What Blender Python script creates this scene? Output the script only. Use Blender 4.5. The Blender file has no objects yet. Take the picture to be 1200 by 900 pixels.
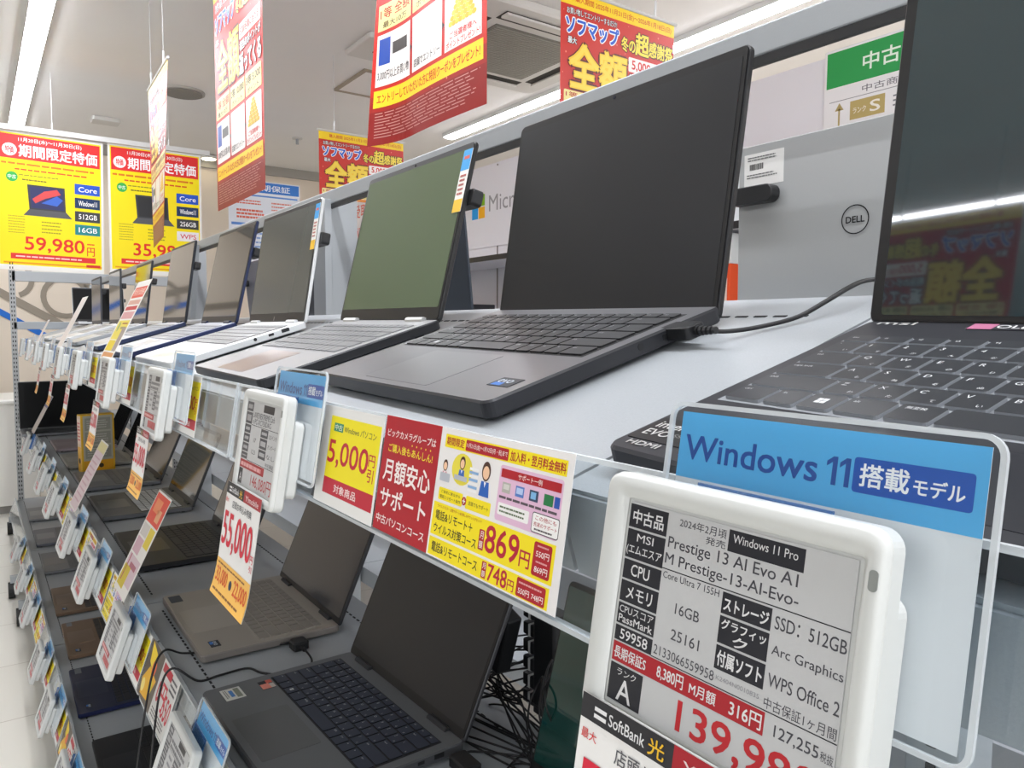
import bpy, bmesh, math, random
from math import sin, cos, tan, radians, pi
from mathutils import Vector, Matrix
random.seed(7)
scene = bpy.context.scene
COL = scene.collection
H = 1.2                                    # camera height; the fit below is relative to the camera

# ------------------------------------------------------------------ materials
def lin(c):
    return c / 12.92 if c <= .04045 else ((c + .055) / 1.055) ** 2.4
def rgb(hexs):
    hexs = hexs.lstrip('#')
    return tuple(lin(int(hexs[i:i + 2], 16) / 255) for i in (0, 2, 4)) + (1,)
MC = {}
def mat(name, col='808080', rough=.5, metal=0., spec=.5, emit=None, estr=0., speck=0., bump=0., scale=300., coat=0.):
    if name in MC: return MC[name]
    m = bpy.data.materials.new(name); m.use_nodes = True
    nt = m.node_tree; b = nt.nodes['Principled BSDF']
    c = rgb(col) if isinstance(col, str) else col
    b.inputs['Base Color'].default_value = c
    b.inputs['Roughness'].default_value = rough
    b.inputs['Metallic'].default_value = metal
    b.inputs['Specular IOR Level'].default_value = spec
    b.inputs['Coat Weight'].default_value = coat
    b.inputs['Coat Roughness'].default_value = .05
    if emit:
        b.inputs['Emission Color'].default_value = rgb(emit); b.inputs['Emission Strength'].default_value = estr
    if speck or bump:
        tc = nt.nodes.new('ShaderNodeTexCoord'); n = nt.nodes.new('ShaderNodeTexNoise')
        n.inputs['Scale'].default_value = scale; n.inputs['Detail'].default_value = 3
        nt.links.new(tc.outputs['Object'], n.inputs['Vector'])
        if speck:
            r = nt.nodes.new('ShaderNodeMix'); r.data_type = 'RGBA'
            r.inputs[6].default_value = tuple(x * (1 - speck) for x in c[:3]) + (1,)
            r.inputs[7].default_value = tuple(min(1, x * (1 + speck)) for x in c[:3]) + (1,)
            nt.links.new(n.outputs['Fac'], r.inputs[0]); nt.links.new(r.outputs[2], b.inputs['Base Color'])
        if bump:
            bp = nt.nodes.new('ShaderNodeBump'); bp.inputs['Strength'].default_value = bump
            bp.inputs['Distance'].default_value = .001
            nt.links.new(n.outputs['Fac'], bp.inputs['Height']); nt.links.new(bp.outputs['Normal'], b.inputs['Normal'])
    MC[name] = m
    return m
def ink(hexs, gloss=.45):
    k = 'print_' + hexs + ('' if gloss == .45 else '_%d' % (gloss * 100))
    return mat(k, hexs, gloss, spec=.4)
def acrylic(name, tint='f4f8fa', clear=.86, rough=.04, body=.0):
    if name in MC: return MC[name]
    m = bpy.data.materials.new(name); m.use_nodes = True
    nt = m.node_tree; nt.nodes.clear()
    out = nt.nodes.new('ShaderNodeOutputMaterial'); tr = nt.nodes.new('ShaderNodeBsdfTransparent')
    gl = nt.nodes.new('ShaderNodeBsdfGlossy'); mx = nt.nodes.new('ShaderNodeMixShader')
    fr = nt.nodes.new('ShaderNodeFresnel'); fr.inputs['IOR'].default_value = 1.49
    tr.inputs['Color'].default_value = rgb(tint); gl.inputs['Roughness'].default_value = rough
    gl.inputs['Color'].default_value = (1, 1, 1, 1)
    geo = nt.nodes.new('ShaderNodeNewGeometry'); mul = nt.nodes.new('ShaderNodeMath'); mul.operation = 'MULTIPLY'; inv = nt.nodes.new('ShaderNodeMath'); inv.operation = 'SUBTRACT'
    inv.inputs[0].default_value = 1; nt.links.new(geo.outputs['Backfacing'], inv.inputs[1]); nt.links.new(inv.outputs[0], mul.inputs[0]); nt.links.new(fr.outputs[0], mul.inputs[1])
    nt.links.new(mul.outputs[0], mx.inputs[0]); nt.links.new(tr.outputs[0], mx.inputs[1]); nt.links.new(gl.outputs[0], mx.inputs[2])
    last = mx
    if body:
        df = nt.nodes.new('ShaderNodeBsdfDiffuse'); df.inputs['Color'].default_value = rgb(tint)
        m2 = nt.nodes.new('ShaderNodeMixShader'); m2.inputs[0].default_value = body
        nt.links.new(mx.outputs[0], m2.inputs[1]); nt.links.new(df.outputs[0], m2.inputs[2]); last = m2
    nt.links.new(last.outputs[0], out.inputs['Surface'])
    MC[name] = m
    return m

# ------------------------------------------------------------------ mesh builder
class MB:
    def __init__(s): s.v = []; s.f = []; s.m = []; s.mats = []
    def mi(s, m):
        if m not in s.mats: s.mats.append(m)
        return s.mats.index(m)
    def add(s, vs, fs, m, M=None):
        b = len(s.v)
        if M is not None: vs = [M @ Vector(p) for p in vs]
        s.v += [tuple(p) for p in vs]; k = s.mi(m)
        for f in fs: s.f.append(tuple(b + i for i in f)); s.m.append(k)
        return s
    def box(s, x0, y0, z0, x1, y1, z1, m, M=None):
        vs = [(x0,y0,z0),(x1,y0,z0),(x1,y1,z0),(x0,y1,z0),(x0,y0,z1),(x1,y0,z1),(x1,y1,z1),(x0,y1,z1)]
        return s.add(vs, [(0,3,2,1),(4,5,6,7),(0,1,5,4),(1,2,6,5),(2,3,7,6),(3,0,4,7)], m, M)
    def rbox(s, x0, y0, z0, x1, y1, z1, r, m, ch=0., M=None, seg=5, mside=None):
        """box with rounded corners in xy, chamfered top rim (ch)"""
        def ring(d, z):
            o = []; rr = max(r - d, .0002)
            for cx, cy, a0 in ((x1-d-rr, y1-d-rr, 0), (x0+d+rr, y1-d-rr, 90), (x0+d+rr, y0+d+rr, 180), (x1-d-rr, y0+d+rr, 270)):
                for i in range(seg+1):
                    a = radians(a0 + 90*i/seg); o.append((cx+rr*cos(a), cy+rr*sin(a), z))
            return o
        rings = [ring(ch, z0), ring(0, z0+ch), ring(0, z1-ch), ring(ch, z1)] if ch else [ring(0, z0), ring(0, z1)]
        n = len(rings[0]); vs = [p for q in rings for p in q]; fs = []
        for k in range(len(rings)-1):
            for i in range(n): fs.append((k*n+i, k*n+(i+1) % n, (k+1)*n+(i+1) % n, (k+1)*n+i))
        s.add(vs, fs, mside or m, M)
        s.add(rings[0], [tuple(range(n))[::-1]], m, M); s.add(rings[-1], [tuple(range(n))], m, M)
        return s
    def frame(s, x0, y0, z0, x1, y1, z1, t, m, M=None, tb=None, tt=None):
        tb = t if tb is None else tb; tt = t if tt is None else tt
        s.box(x0, y0, z0, x0+t, y1, z1, m, M); s.box(x1-t, y0, z0, x1, y1, z1, m, M)
        s.box(x0+t, y0, z0, x1-t, y0+tb, z1, m, M); s.box(x0+t, y1-tt, z0, x1-t, y1, z1, m, M)
        return s
    def cyl(s, p0, p1, r, m, n=12, r1=None):
        return s.tube([p0, p1], r, m, n, r1)
    def tube(s, pts, r, m, n=6, r1=None):
        pts = [Vector(p) for p in pts]; vs = []; fs = []; N = len(pts)
        up = Vector((0, 0, 1))
        for i, p in enumerate(pts):
            t = (pts[min(i+1, N-1)] - pts[max(i-1, 0)]).normalized()
            a = t.cross(up)
            if a.length < .05: a = t.cross(Vector((1, 0, 0)))
            a.normalize(); b = a.cross(t).normalized()
            rr = r if r1 is None else r + (r1-r)*i/(N-1)
            for k in range(n):
                q = 2*pi*k/n; vs.append(p + a*(cos(q)*rr) + b*(sin(q)*rr))
        for i in range(N-1):
            for k in range(n): fs.append((i*n+k, i*n+(k+1) % n, (i+1)*n+(k+1) % n, (i+1)*n+k))
        fs.append(tuple(range(n))[::-1]); fs.append(tuple(range((N-1)*n, N*n)))
        return s.add(vs, fs, m)
    def build(s, name, parent=None, M=None, bevel=0., smooth=False):
        me = bpy.data.meshes.new(name); me.from_pydata([tuple(p) for p in s.v], [], s.f)
        for m in s.mats: me.materials.append(m)
        me.polygons.foreach_set('material_index', s.m)
        if smooth: me.polygons.foreach_set('use_smooth', [True]*len(s.f))
        me.update()
        o = bpy.data.objects.new(name, me); COL.objects.link(o)
        if parent: o.parent = parent
        if M is not None: o.matrix_local = M
        if bevel:
            b = o.modifiers.new('bevel', 'BEVEL'); b.width = bevel; b.segments = 2; b.limit_method = 'ANGLE'; b.angle_limit = radians(40)
        return o
def tag(o, label=None, cat=None, group=None, kind=None):
    if label: o['label'] = label
    if cat: o['category'] = cat
    if group: o['group'] = group
    if kind: o['kind'] = kind
    return o
def empty(name, M=None, **k):
    o = bpy.data.objects.new(name, None); COL.objects.link(o); o.empty_display_size = .02
    if M is not None: o.matrix_world = M
    return tag(o, **k)
def copy_tree(o, parent=None):
    c = o.copy(); COL.objects.link(c); c.parent = parent
    for ch in list(o.children): copy_tree(ch, c)
    return c
def frameM(o, x, y, z):
    M = Matrix.Identity(4)
    for i in range(3): M[i][0] = x[i]; M[i][1] = y[i]; M[i][2] = z[i]; M[i][3] = o[i]
    return M
def V(x, y, z): return Vector((x, y, z + H))       # from camera-relative to world

# ------------------------------------------------------------------ printed sheets
TC = {}
def glyphs(st, bold=0.):
    k = (st, bold)
    if k in TC: return TC[k]
    cu = bpy.data.curves.new('t', 'FONT'); cu.body = st; cu.fill_mode = 'FRONT'; cu.resolution_u = 3; cu.offset = bold
    cu.dimensions = '2D'
    ob = bpy.data.objects.new('t', cu); COL.objects.link(ob)
    dg = bpy.context.evaluated_depsgraph_get(); dg.update()
    me = ob.evaluated_get(dg).to_mesh()
    vs = [(p.co.x, p.co.y) for p in me.vertices]; fs = [tuple(p.vertices) for p in me.polygons]
    if not vs: vs = [(0, 0), (1, 0), (1, 1)]; fs = [(0, 1, 2)]
    x0 = min(p[0] for p in vs); x1 = max(p[0] for p in vs); y0 = min(p[1] for p in vs); y1 = max(p[1] for p in vs)
    ob.evaluated_get(dg).to_mesh_clear(); bpy.data.objects.remove(ob); bpy.data.curves.remove(cu)
    TC[k] = (vs, fs, x0, x1, y0, y1)
    return TC[k]
class Sheet:
    """flat print, mm, origin top-left, y down; local frame x right, y up, z towards the viewer"""
    def __init__(s, w, h, base='ffffff', th=.4, lift=.12, gloss=.45, corner=0):
        s.w, s.h, s.th, s.lift, s.gloss = w, h, th, lift, gloss; s.mb = MB(); s.bend = None; s.step = 1e9
        s.base = base; s.corner = corner
    def begin(s):
        if s.base:
            if s.corner: s.mb.rbox(0, -s.h, -s.th, s.w, 0, 0, s.corner, ink(s.base, s.gloss))
            elif s.step < 1e8:
                n = int(math.ceil(s.w/s.step)); k = int(math.ceil(s.h/s.step))
                for z, fl in ((0, 0), (-s.th, 1)):
                    vs = [(s.w*i/n, -s.h*j/k, z) for j in range(k+1) for i in range(n+1)]
                    fs = [(j*(n+1)+i, (j+1)*(n+1)+i, (j+1)*(n+1)+i+1, j*(n+1)+i+1) for j in range(k) for i in range(n)]
                    s.mb.add(vs, [f[::-1] for f in fs] if fl else fs, ink(s.base, s.gloss))
            else: s.mb.box(0, -s.h, -s.th, s.w, 0, 0, ink(s.base, s.gloss))
        return s
    def rect(s, x0, y0, x1, y1, c, L=1):
        n = max(1, int(math.ceil(abs(x1-x0)/s.step))); k = max(1, int(math.ceil(abs(y1-y0)/s.step))); z = L*s.lift
        vs = [(x0+(x1-x0)*i/n, -(y0+(y1-y0)*j/k), z) for j in range(k+1) for i in range(n+1)]
        fs = [(j*(n+1)+i, (j+1)*(n+1)+i, (j+1)*(n+1)+i+1, j*(n+1)+i+1) for j in range(k) for i in range(n)]
        s.mb.add(vs, fs, ink(c, s.gloss)); return s
    def poly(s, pts, c, L=1):
        s.mb.add([(x, -y, L*s.lift) for x, y in pts], [tuple(range(len(pts)))], ink(c, s.gloss)); return s
    def circ(s, cx, cy, rx, c, L=1, ry=None, n=20):
        ry = ry or rx
        return s.poly([(cx+rx*cos(-2*pi*i/n), cy+ry*sin(-2*pi*i/n)) for i in range(n)], c, L)
    def rr(s, x0, y0, x1, y1, r, c, L=1):
        if s.step < 1e8: return s.rect(x0, y0, x1, y1, c, L)
        p = []
        for cx, cy, a0 in ((x1-r, y1-r, 0), (x0+r, y1-r, 90), (x0+r, y0+r, 180), (x1-r, y0+r, 270)):
            for i in range(5):
                a = radians(a0+22.5*i); p.append((cx+r*cos(a), cy+r*sin(a)))
        return s.poly(p[::-1], c, L)
    def text(s, st, x0, y0, x1, y1, c, L=2, bold=.012, out=None, ob=.06, slant=0, mirror=False):
        b0 = 0.
        vs, fs, ra, rb, rc, rd = glyphs(st, b0)
        sx = (x1-x0)/max(rb-ra, 1e-6); sy = (y1-y0)/max(rd-rc, 1e-6)
        def put(col, z, dx, dy):
            P = [(x0+(p[0]-ra)*sx+dx, -(y1-(p[1]-rc)*sy)+dy, z*s.lift) for p in vs]
            s.mb.add(P, fs, ink(col, s.gloss))
        if out:
            g = ob*abs(sy)*1.1
            for k in range(8): put(out, L-.5+.02*k, g*cos(k*pi/4), g*sin(k*pi/4))
        if bold > .004:
            g = bold*abs(sy)*.75
            for k in range(4): put(c, L+.02*k, g*cos(k*pi/2+.78), g*sin(k*pi/2+.78))
        put(c, L+.1, 0, 0); return s
    def lines(s, x0, y0, x1, y1, n, c, L=2, fill=.45, brk=True):
        """rows of tiny illegible print"""
        hh = (y1-y0)/n; rnd = random.Random(int(x0*7+y0*13+n))
        for i in range(n):
            x = x0; ya = y0+i*hh
            end = x1 - rnd.random()*(x1-x0)*.15
            while x < end:
                w = (x1-x0)*(.05+.09*rnd.random()); xe = min(x+w, end)
                s.rect(x, ya+hh*(1-fill)/2, xe, ya+hh*(1+fill)/2, c, L); x = xe + (x1-x0)*.015
        return s
    def build(s, name, parent=None, M=None):
        k = .001
        def f(p):
            x, y, z = p
            if s.bend: x, y, z = s.bend(x, y, z)
            return (x*k, y*k, z*k)
        s.mb.v = [f(p) for p in s.mb.v]
        return s.mb.build(name, parent, M)

# ------------------------------------------------------------------ camera
cd = bpy.data.cameras.new('camera'); cam = bpy.data.objects.new('camera', cd); COL.objects.link(cam)
cd.sensor_width = 36; cd.lens = 881.15/1200*36; cd.clip_start = .01
fw = Vector((.5801879, .8113364, -.071521)); rt = Vector((.8136136, -.5813855, .0048876)); up = Vector((.0376158, .0610262, .9974271))
cam.matrix_world = frameM((0, 0, H), rt, up, -fw)
scene.camera = cam

# ------------------------------------------------------------------ shelf geometry (from the fitted camera)
X1, Z1, T1 = .2514578, -.0628911, radians(16.973)
X2, Z2 = .2278, -.5109
X3, Z3 = .1702, -1.0141
END = 5.25
RAILS = {1: (.2142, -.0544, 9., .85), 2: (.220, -.497, 19., 1.), 3: (.163, -.992, 20., 1.)}
def railM(k, y, t=0., n=0., dy=0.):
    """frame on rail k: x right along the rail (towards the camera), y up the sheet, z outwards; y/t/n in rail units"""
    x0, z0, a, s = RAILS[k]; a = radians(a)
    tv = Vector((-sin(a), 0, -cos(a))); nv = Vector((-cos(a), 0, sin(a)))
    o = V(x0, y*s, z0) + tv*(t*s) + nv*(n*s)
    return frameM(o, Vector((0, -1, 0)), -tv, nv)
def shelfM(k, x, y, yaw):
    x0, z0, th = {1: (X1, Z1, T1), 2: (X2, Z2, 0.), 3: (X3, Z3, 0.)}[k]
    e = Vector((cos(th), 0, sin(th))); n = Vector((-sin(th), 0, cos(th))); Y = Vector((0, 1, 0))
    de = e*cos(yaw)+Y*sin(yaw); wi = -e*sin(yaw)+Y*cos(yaw)
    return frameM(V(x0, 0, z0)+e*x+Y*y, -wi, de, n)

# ------------------------------------------------------------------ common materials
m_shelf = mat('grey_powder_coat', 'a3a8ac', .42, speck=.10, bump=.15, scale=900, spec=.5)
m_steel = mat('grey_painted_steel', 'a9adb0', .38, metal=.15, bump=.1, scale=600)
m_dsteel = mat('dark_slot', '1c1d1f', .8)
m_black = mat('black_plastic', '17181a', .45)
m_cable = mat('black_cable', '141416', .5)
m_white = mat('white_plastic', 'cfd1ce', .35)
m_wire = mat('white_wire', 'd8d8d6', .5)
m_acr = acrylic('clear_acrylic', 'fafcfd')
m_acre = acrylic('acrylic_cut_edge', 'eef2f4', body=.5)
m_blueacr = acrylic('blue_clip_plastic', '7fb4ee', body=.35)

# ------------------------------------------------------------------ setting
def struct(name, mb, **k):
    o = mb.build(name, **k); o['kind'] = 'structure'; return o
def tile_mat(name, c1, c2, size, rough, mort='b9b2a4'):
    m = mat(name, c1, rough); nt = m.node_tree; b = nt.nodes['Principled BSDF']
    tc = nt.nodes.new('ShaderNodeTexCoord'); br = nt.nodes.new('ShaderNodeTexBrick')
    br.offset = 0; br.inputs['Scale'].default_value = 1; br.inputs['Brick Width'].default_value = size; br.inputs['Row Height'].default_value = size
    br.inputs['Mortar Size'].default_value = .002; br.inputs['Color1'].default_value = rgb(c1); br.inputs['Color2'].default_value = rgb(c2)
    br.inputs['Mortar'].default_value = rgb(mort)
    nt.links.new(tc.outputs['Object'], br.inputs['Vector']); nt.links.new(br.outputs['Color'], b.inputs['Base Color'])
    return m
struct('floor', MB().box(-7, -5, -.05, 5, 8, 0, tile_mat('floor_tiles', 'e2dfd6', 'dddad0', .45, .3)))
m_ceil = mat('ceiling_board', 'f2f0ed', .9, speck=.02, scale=4)
struct('ceiling', MB().box(-7, -5, H+1.5, 5, 8, H+1.56, m_ceil))
m_cream = mat('cream_wall', 'ecdfce', .8, speck=.015, scale=3)
struct('wall_far', MB().box(-7, 7.1, 0, 5, 7.2, H+1.5, m_cream))
struct('wall_right', MB().box(4.2, -5, 0, 4.3, 8, H+1.5, m_cream))
struct('wall_left', MB().box(-7.1, -5, 0, -7, 8, H+1.5, mat('pale_grey_wall', 'd9dadb', .8)))
struct('trim_1', MB().box(-7, 7.06, H+1.42, 4.2, 7.1, H+1.5, mat('trim_grey', 'a9a59d', .6)))
struct('baseboard_far', MB().box(-7, 7.08, 0, 4.2, 7.1, .08, mat('trim_white', 'e0dcd4', .6)))

# graphic on the far wall: taupe letter outlines, taupe band and blue diagonal
s = Sheet(1500, 900, base=None, lift=1.0)
def band(p, q, w, c, L=1):
    dx, dy = q[0]-p[0], q[1]-p[1]; l = math.hypot(dx, dy); nx, ny = -dy/l*w/2, dx/l*w/2
    s.poly([(p[0]+nx, p[1]+ny), (q[0]+nx, q[1]+ny), (q[0]-nx, q[1]-ny), (p[0]-nx, p[1]-ny)], c, L)
# coordinates mm: x = (X+.5)*1000, y down from z=.55
band((-600, -380), (1230, 780), 46, '1f6fd0'); band((-450, -420), (1350, 690), 60, '9a9082', 1.5)
def ring(cx, cy, ro, ri, c, a0=0, a1=360, L=2):
    n = 28
    for i in range(n):
        a = radians(a0+(a1-a0)*i/n); b = radians(a0+(a1-a0)*(i+1)/n)
        s.poly([(cx+ro*cos(a), cy+ro*sin(a)), (cx+ri*cos(a), cy+ri*sin(a)), (cx+ri*cos(b), cy+ri*sin(b)), (cx+ro*cos(b), cy+ro*sin(b))], c, L)
ring(1120, 300, 175, 135, '9a9082'); s.rect(1255, 130, 1295, 470, '9a9082', 2); ring(760, 170, 150, 112, '9a9082', 200, 430)
ring(300, 60, 160, 120, '9a9082')
o = s.build('wall_graphic', None, frameM(V(-.5, 7.095, .55), (1, 0, 0), (0, 0, 1), (0, -1, 0)))
tag(o, 'taupe letter outlines and blue diagonal stripe printed on the far cream wall', 'wall graphic')

# low white cabinet at the far left
t = empty('low_cabinet', Matrix.Translation((-.3, 5.9, 0)), label='low white cabinet standing at the foot of the far wall', cat='cabinet')
MB().box(-1.3, -.12, .05, .62, .5, .71, mat('cabinet_white', 'e9e6df', .5)).build('body', t, bevel=.006)
MB().rbox(-1.32, -.14, .71, .64, .52, .74, .03, mat('cabinet_top', 'f3f1ea', .35), ch=.008).build('countertop', t)
MB().box(-1.28, -.10, 0, .6, .48, .05, mat('plinth', '8c8983', .7)).build('plinth', t)

# ceiling light lines
m_tube = mat('light_tube', 'ffffff', .4, emit='f7f9ff', estr=26.)
m_fix = mat('light_fixture_white', 'e9e9e6', .5)
def light_line(x, y0, y1, lab):
    t = empty('ceiling_light', Matrix.Translation((x, (y0+y1)/2, H+1.5)), label=lab, cat='ceiling light', group=None)
    L = (y1-y0)/2
    MB().box(-.050, -L-.02, -.03, .050, L+.02, 0, m_fix).build('fixture', t, bevel=.004)
    mb = MB(); n = 8
    ring_ = [(-.047*cos(pi*i/n), -.03-.010*sin(pi*i/n)) for i in range(n+1)]
    vs = []; 
    for yy in (-L, L): vs += [(a, yy, b) for a, b in ring_]
    fs = [(i, i+1, n+1+i+1, n+1+i) for i in range(n)] + [tuple(range(n+1))[::-1], tuple(range(n+1, 2*n+2))]
    mb.add(vs, fs, m_tube); mb.build('diffuser', t)
light_line(.31, 4.0, 6.75, 'long white ceiling light at top left above the yellow sale posters')
light_line(.31, -3.5, 3.6, 'long ceiling light over the aisle behind the camera, outside the picture')
light_line(3.03, -2.0, 5.08, 'long white ceiling light at top centre running behind the hanging poster to the right')
light_line(-3.4, -3.5, 3.6, 'long ceiling light over the next aisle, mirrored in the near laptop screen')

# ceiling details
def ceil(name, x, y, lab, cat, rot=0):
    return empty(name, Matrix.Translation((x, y, H+1.5)) @ Matrix.Rotation(rot, 4, 'Z'), label=lab, cat=cat)
t = ceil('air_conditioner', 2.36, 3.33, 'square white ceiling air conditioner with dark slots and grey grille', 'air conditioner')
m_ac = mat('ac_white', 'dcdad5', .5); m_gr = mat('ac_grille', '85847c', .7)
MB().rbox(-.50, -.50, -.045, .50, .50, 0, .05, m_ac, ch=.01).build('panel', t)
mb = MB().box(-.28, -.28, -.052, .28, .28, -.044, m_gr)
for i in range(28):
    mb.box(-.27, -.27+i*.02, -.056, .27, -.262+i*.02, -.052, mat('ac_louvre', 'a5a49b', .6))
mb.build('grille', t)
for a in range(4):
    R = Matrix.Rotation(a*pi/2, 4, 'Z')
    MB().box(-.32, .335, -.047, .32, .425, -.0445, mat('slot_dark', '3b3834', .9)).build('air_slot', t, R)
    MB().box(-.32, .375, -.062, .32, .43, -.050, m_ac).build('air_vane', t, R, bevel=.003)
t = ceil('access_panel', 2.12, 4.35, 'square ceiling access hatch left of the curling red poster', 'ceiling hatch')
MB().frame(-.23, -.23, -.012, .23, .23, 0, .02, mat('hatch_frame', 'a79c8b', .6)).build('frame', t)
MB().box(-.21, -.21, -.006, .21, .21, 0, m_ceil).build('panel', t)
t = ceil('ceiling_vent', 1.98, 3.75, 'small dark-slotted white ceiling vent beside the air conditioner', 'air vent')
MB().rbox(-.3, -.16, -.03, .3, .16, 0, .02, m_ac, ch=.005).build('frame', t)
MB().box(-.2, -.03, -.034, .2, .03, -.03, mat('slot_dark')).build('slot', t)
t = ceil('ceiling_speaker', 1.14, 5.2, 'round grey ceiling speaker grille between the hanging posters', 'speaker')
MB().cyl((0, 0, 0), (0, 0, -.012), .13, mat('speaker_rim', 'b9b5ad', .6), 28).build('rim', t)
MB().cyl((0, 0, -.012), (0, 0, -.018), .115, mat('speaker_mesh', '8f8b84', .8), 28).build('grille', t)
t = ceil('sprinkler', 2.13, 5.9, 'small round sprinkler head on the ceiling left of the red poster', 'sprinkler')
MB().cyl((0, 0, 0), (0, 0, -.01), .04, m_ac, 16).build('plate', t); MB().cyl((0, 0, -.01), (0, 0, -.05), .012, m_steel, 8).build('head', t)
t = ceil('smoke_detector', .83, 6.2, 'flat rectangular ceiling fitting with dark gap above the yellow posters', 'ceiling fitting')
MB().rbox(-.09, -.07, -.03, .09, .07, 0, .02, m_ac, ch=.004).build('cover', t)
t = ceil('track_socket', 3.22, 3.35, 'small white junction box with screws beside the right ceiling light', 'junction box')
MB().box(-.07, -.12, -.09, .07, .12, 0, m_ac).build('box', t, bevel=.004)
mb = MB()
for dy, dz in ((-.07, -.05), (.0, -.03), (.05, -.06)): mb.cyl((-.07, dy, dz), (-.078, dy, dz), .01, m_black, 10)
mb.build('screws', t)
t = empty('wall_lamp', Matrix.Translation((1.72, 6.95, H+1.49)), label='small round glowing downlight near the far wall', cat='downlight')
MB().cyl((0, 0, 0), (0, 0, -.02), .07, m_fix, 16).build('rim', t); MB().cyl((0, 0, -.02), (0, 0, -.026), .055, mat('warm_lamp', 'ffffff', .4, emit='fff0c8', estr=5), 16).build('lamp', t)

# ------------------------------------------------------------------ posters
def wires(t, pts, top):
    for x, y, z in pts:
        mb = MB(); mb.tube([(x, y, z), (x, y, top)], .0016, m_wire, 5)
        mb.cyl((x, y, z), (x, y, z+.05), .004, mat('clear_hook', 'e6e8e8', .2), 6)
        mb.build('hanging_wire', t)
def sale_poster(M, price, dates, storage, mem, wcol, lab, screenc):
    t = empty('sale_poster', M, label=lab, cat='poster', group='yellow sale posters hanging over the far end of the aisle')
    s = Sheet(545, 800, 'f2efe8').begin()
    s.rect(12, 12, 533, 770, 'ffe600'); s.rect(18, 20, 527, 158, 'e62b2b', 2)
    s.text(dates, 110, 32, 430, 60, 'ffffff', 3); s.circ(66, 108, 36, 'ffffff', 3)
    s.text('特価', 46, 88, 86, 128, 'e62b2b', 4, bold=.03); s.text('期間限定特価', 112, 72, 512, 142, 'ffffff', 3, bold=.035)
    s.lines(25, 172, 520, 198, 1, 'e07b10', 2); s.lines(90, 206, 480, 226, 1, 'e0541a', 2)
    s.circ(76, 262, 29, '35b04a', 2); s.text('中古', 56, 250, 96, 274, 'ffffff', 3)
    s.lines(110, 240, 330, 254, 1, '9a8a20', 2); s.lines(125, 264, 260, 282, 1, '7a6c18', 2)
    # laptop picture
    s.poly([(150, 298), (160, 440), (345, 440), (340, 298)][::-1][::-1], '3a3b3f', 2)
    s.poly([(162, 308), (170, 432), (335, 432), (331, 308)], screenc[0], 3)
    if len(screenc) > 1:
        s.poly([(175, 380), (235, 330), (300, 312), (320, 340), (240, 372), (190, 404)], screenc[1], 4)
        s.poly([(220, 400), (300, 350), (330, 372), (300, 410)], screenc[2], 4)
    s.poly([(160, 440), (130, 478), (378, 478), (345, 440)], '57585c', 2)
    for (y, c, tx) in ((262, '1f55c8', 'Core'), (345, '12325e', 'Windows11'), (425, '3a3c40', storage), (505, wcol, mem)):
        s.rect(392, y, 532-6, y+62, c if c != 'w' else 'f3ecec', 2)
        s.text(tx, 412, y+16, 510, y+46, 'ffffff' if c != 'w' else 'd84050', 3)
    s.lines(55, 480, 140, 590, 7, 'b5a51c', 2, .3); s.lines(220, 500, 330, 580, 4, 'a89a1c', 2, .35)
    s.text(price, 135, 602, 440, 690, 'e8261c', 2, bold=.02); s.text('円', 455, 640, 495, 692, 'e8261c', 2, bold=.02); s.lines(455, 612, 495, 630, 1, 'e8261c', 2)
    s.rect(65, 702, 500, 735, 'e62b2b', 2); s.lines(90, 710, 470, 728, 1, 'ffd9d0', 3)
    s.rect(30, 752, 533, 762, 'f0a000', 2); s.rect(450, 745, 525, 762, 'd8261c', 3)
    s.build('printed_sheet', t)
    return t
R_ = (1, 0, 0); U_ = (0, 0, 1)
P1 = frameM(V(.145, 5.3, 1.14), Vector((1, -.02, -.012)).normalized(), Vector((.012, 0, 1)).normalized(), (0, -1, 0))
P2 = frameM(V(.715, 5.3, 1.14), Vector((1, -.02, 0)).normalized(), U_, (0, -1, 0))
a = sale_poster(P1, '59,980', '11月20日(木)～11月30日(日)', '512GB', '16GB', '14868c', 'yellow 59,980 yen sale poster picturing a laptop with a red and blue screen', ('2c3060', 'd84a4a', '3a66c8'))
b = sale_poster(P2, '35,980', '11月20日(木)～11月30日(日)', '256GB', 'WPS', 'w', 'yellow 35,980 yen sale poster picturing a black laptop', ('2b2c2e',))
t = empty('poster_rail', Matrix.Translation(V(.715, 5.29, 1.15)), label='white hanging rail with wires carrying the two yellow sale posters', cat='poster rail')
MB().rbox(-.62, -.012, -.012, .60, .012, .018, .006, m_wire).build('rail', t)
wires(t, [(-.29, 0, .01), (.35, 0, .01)], .35)

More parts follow.
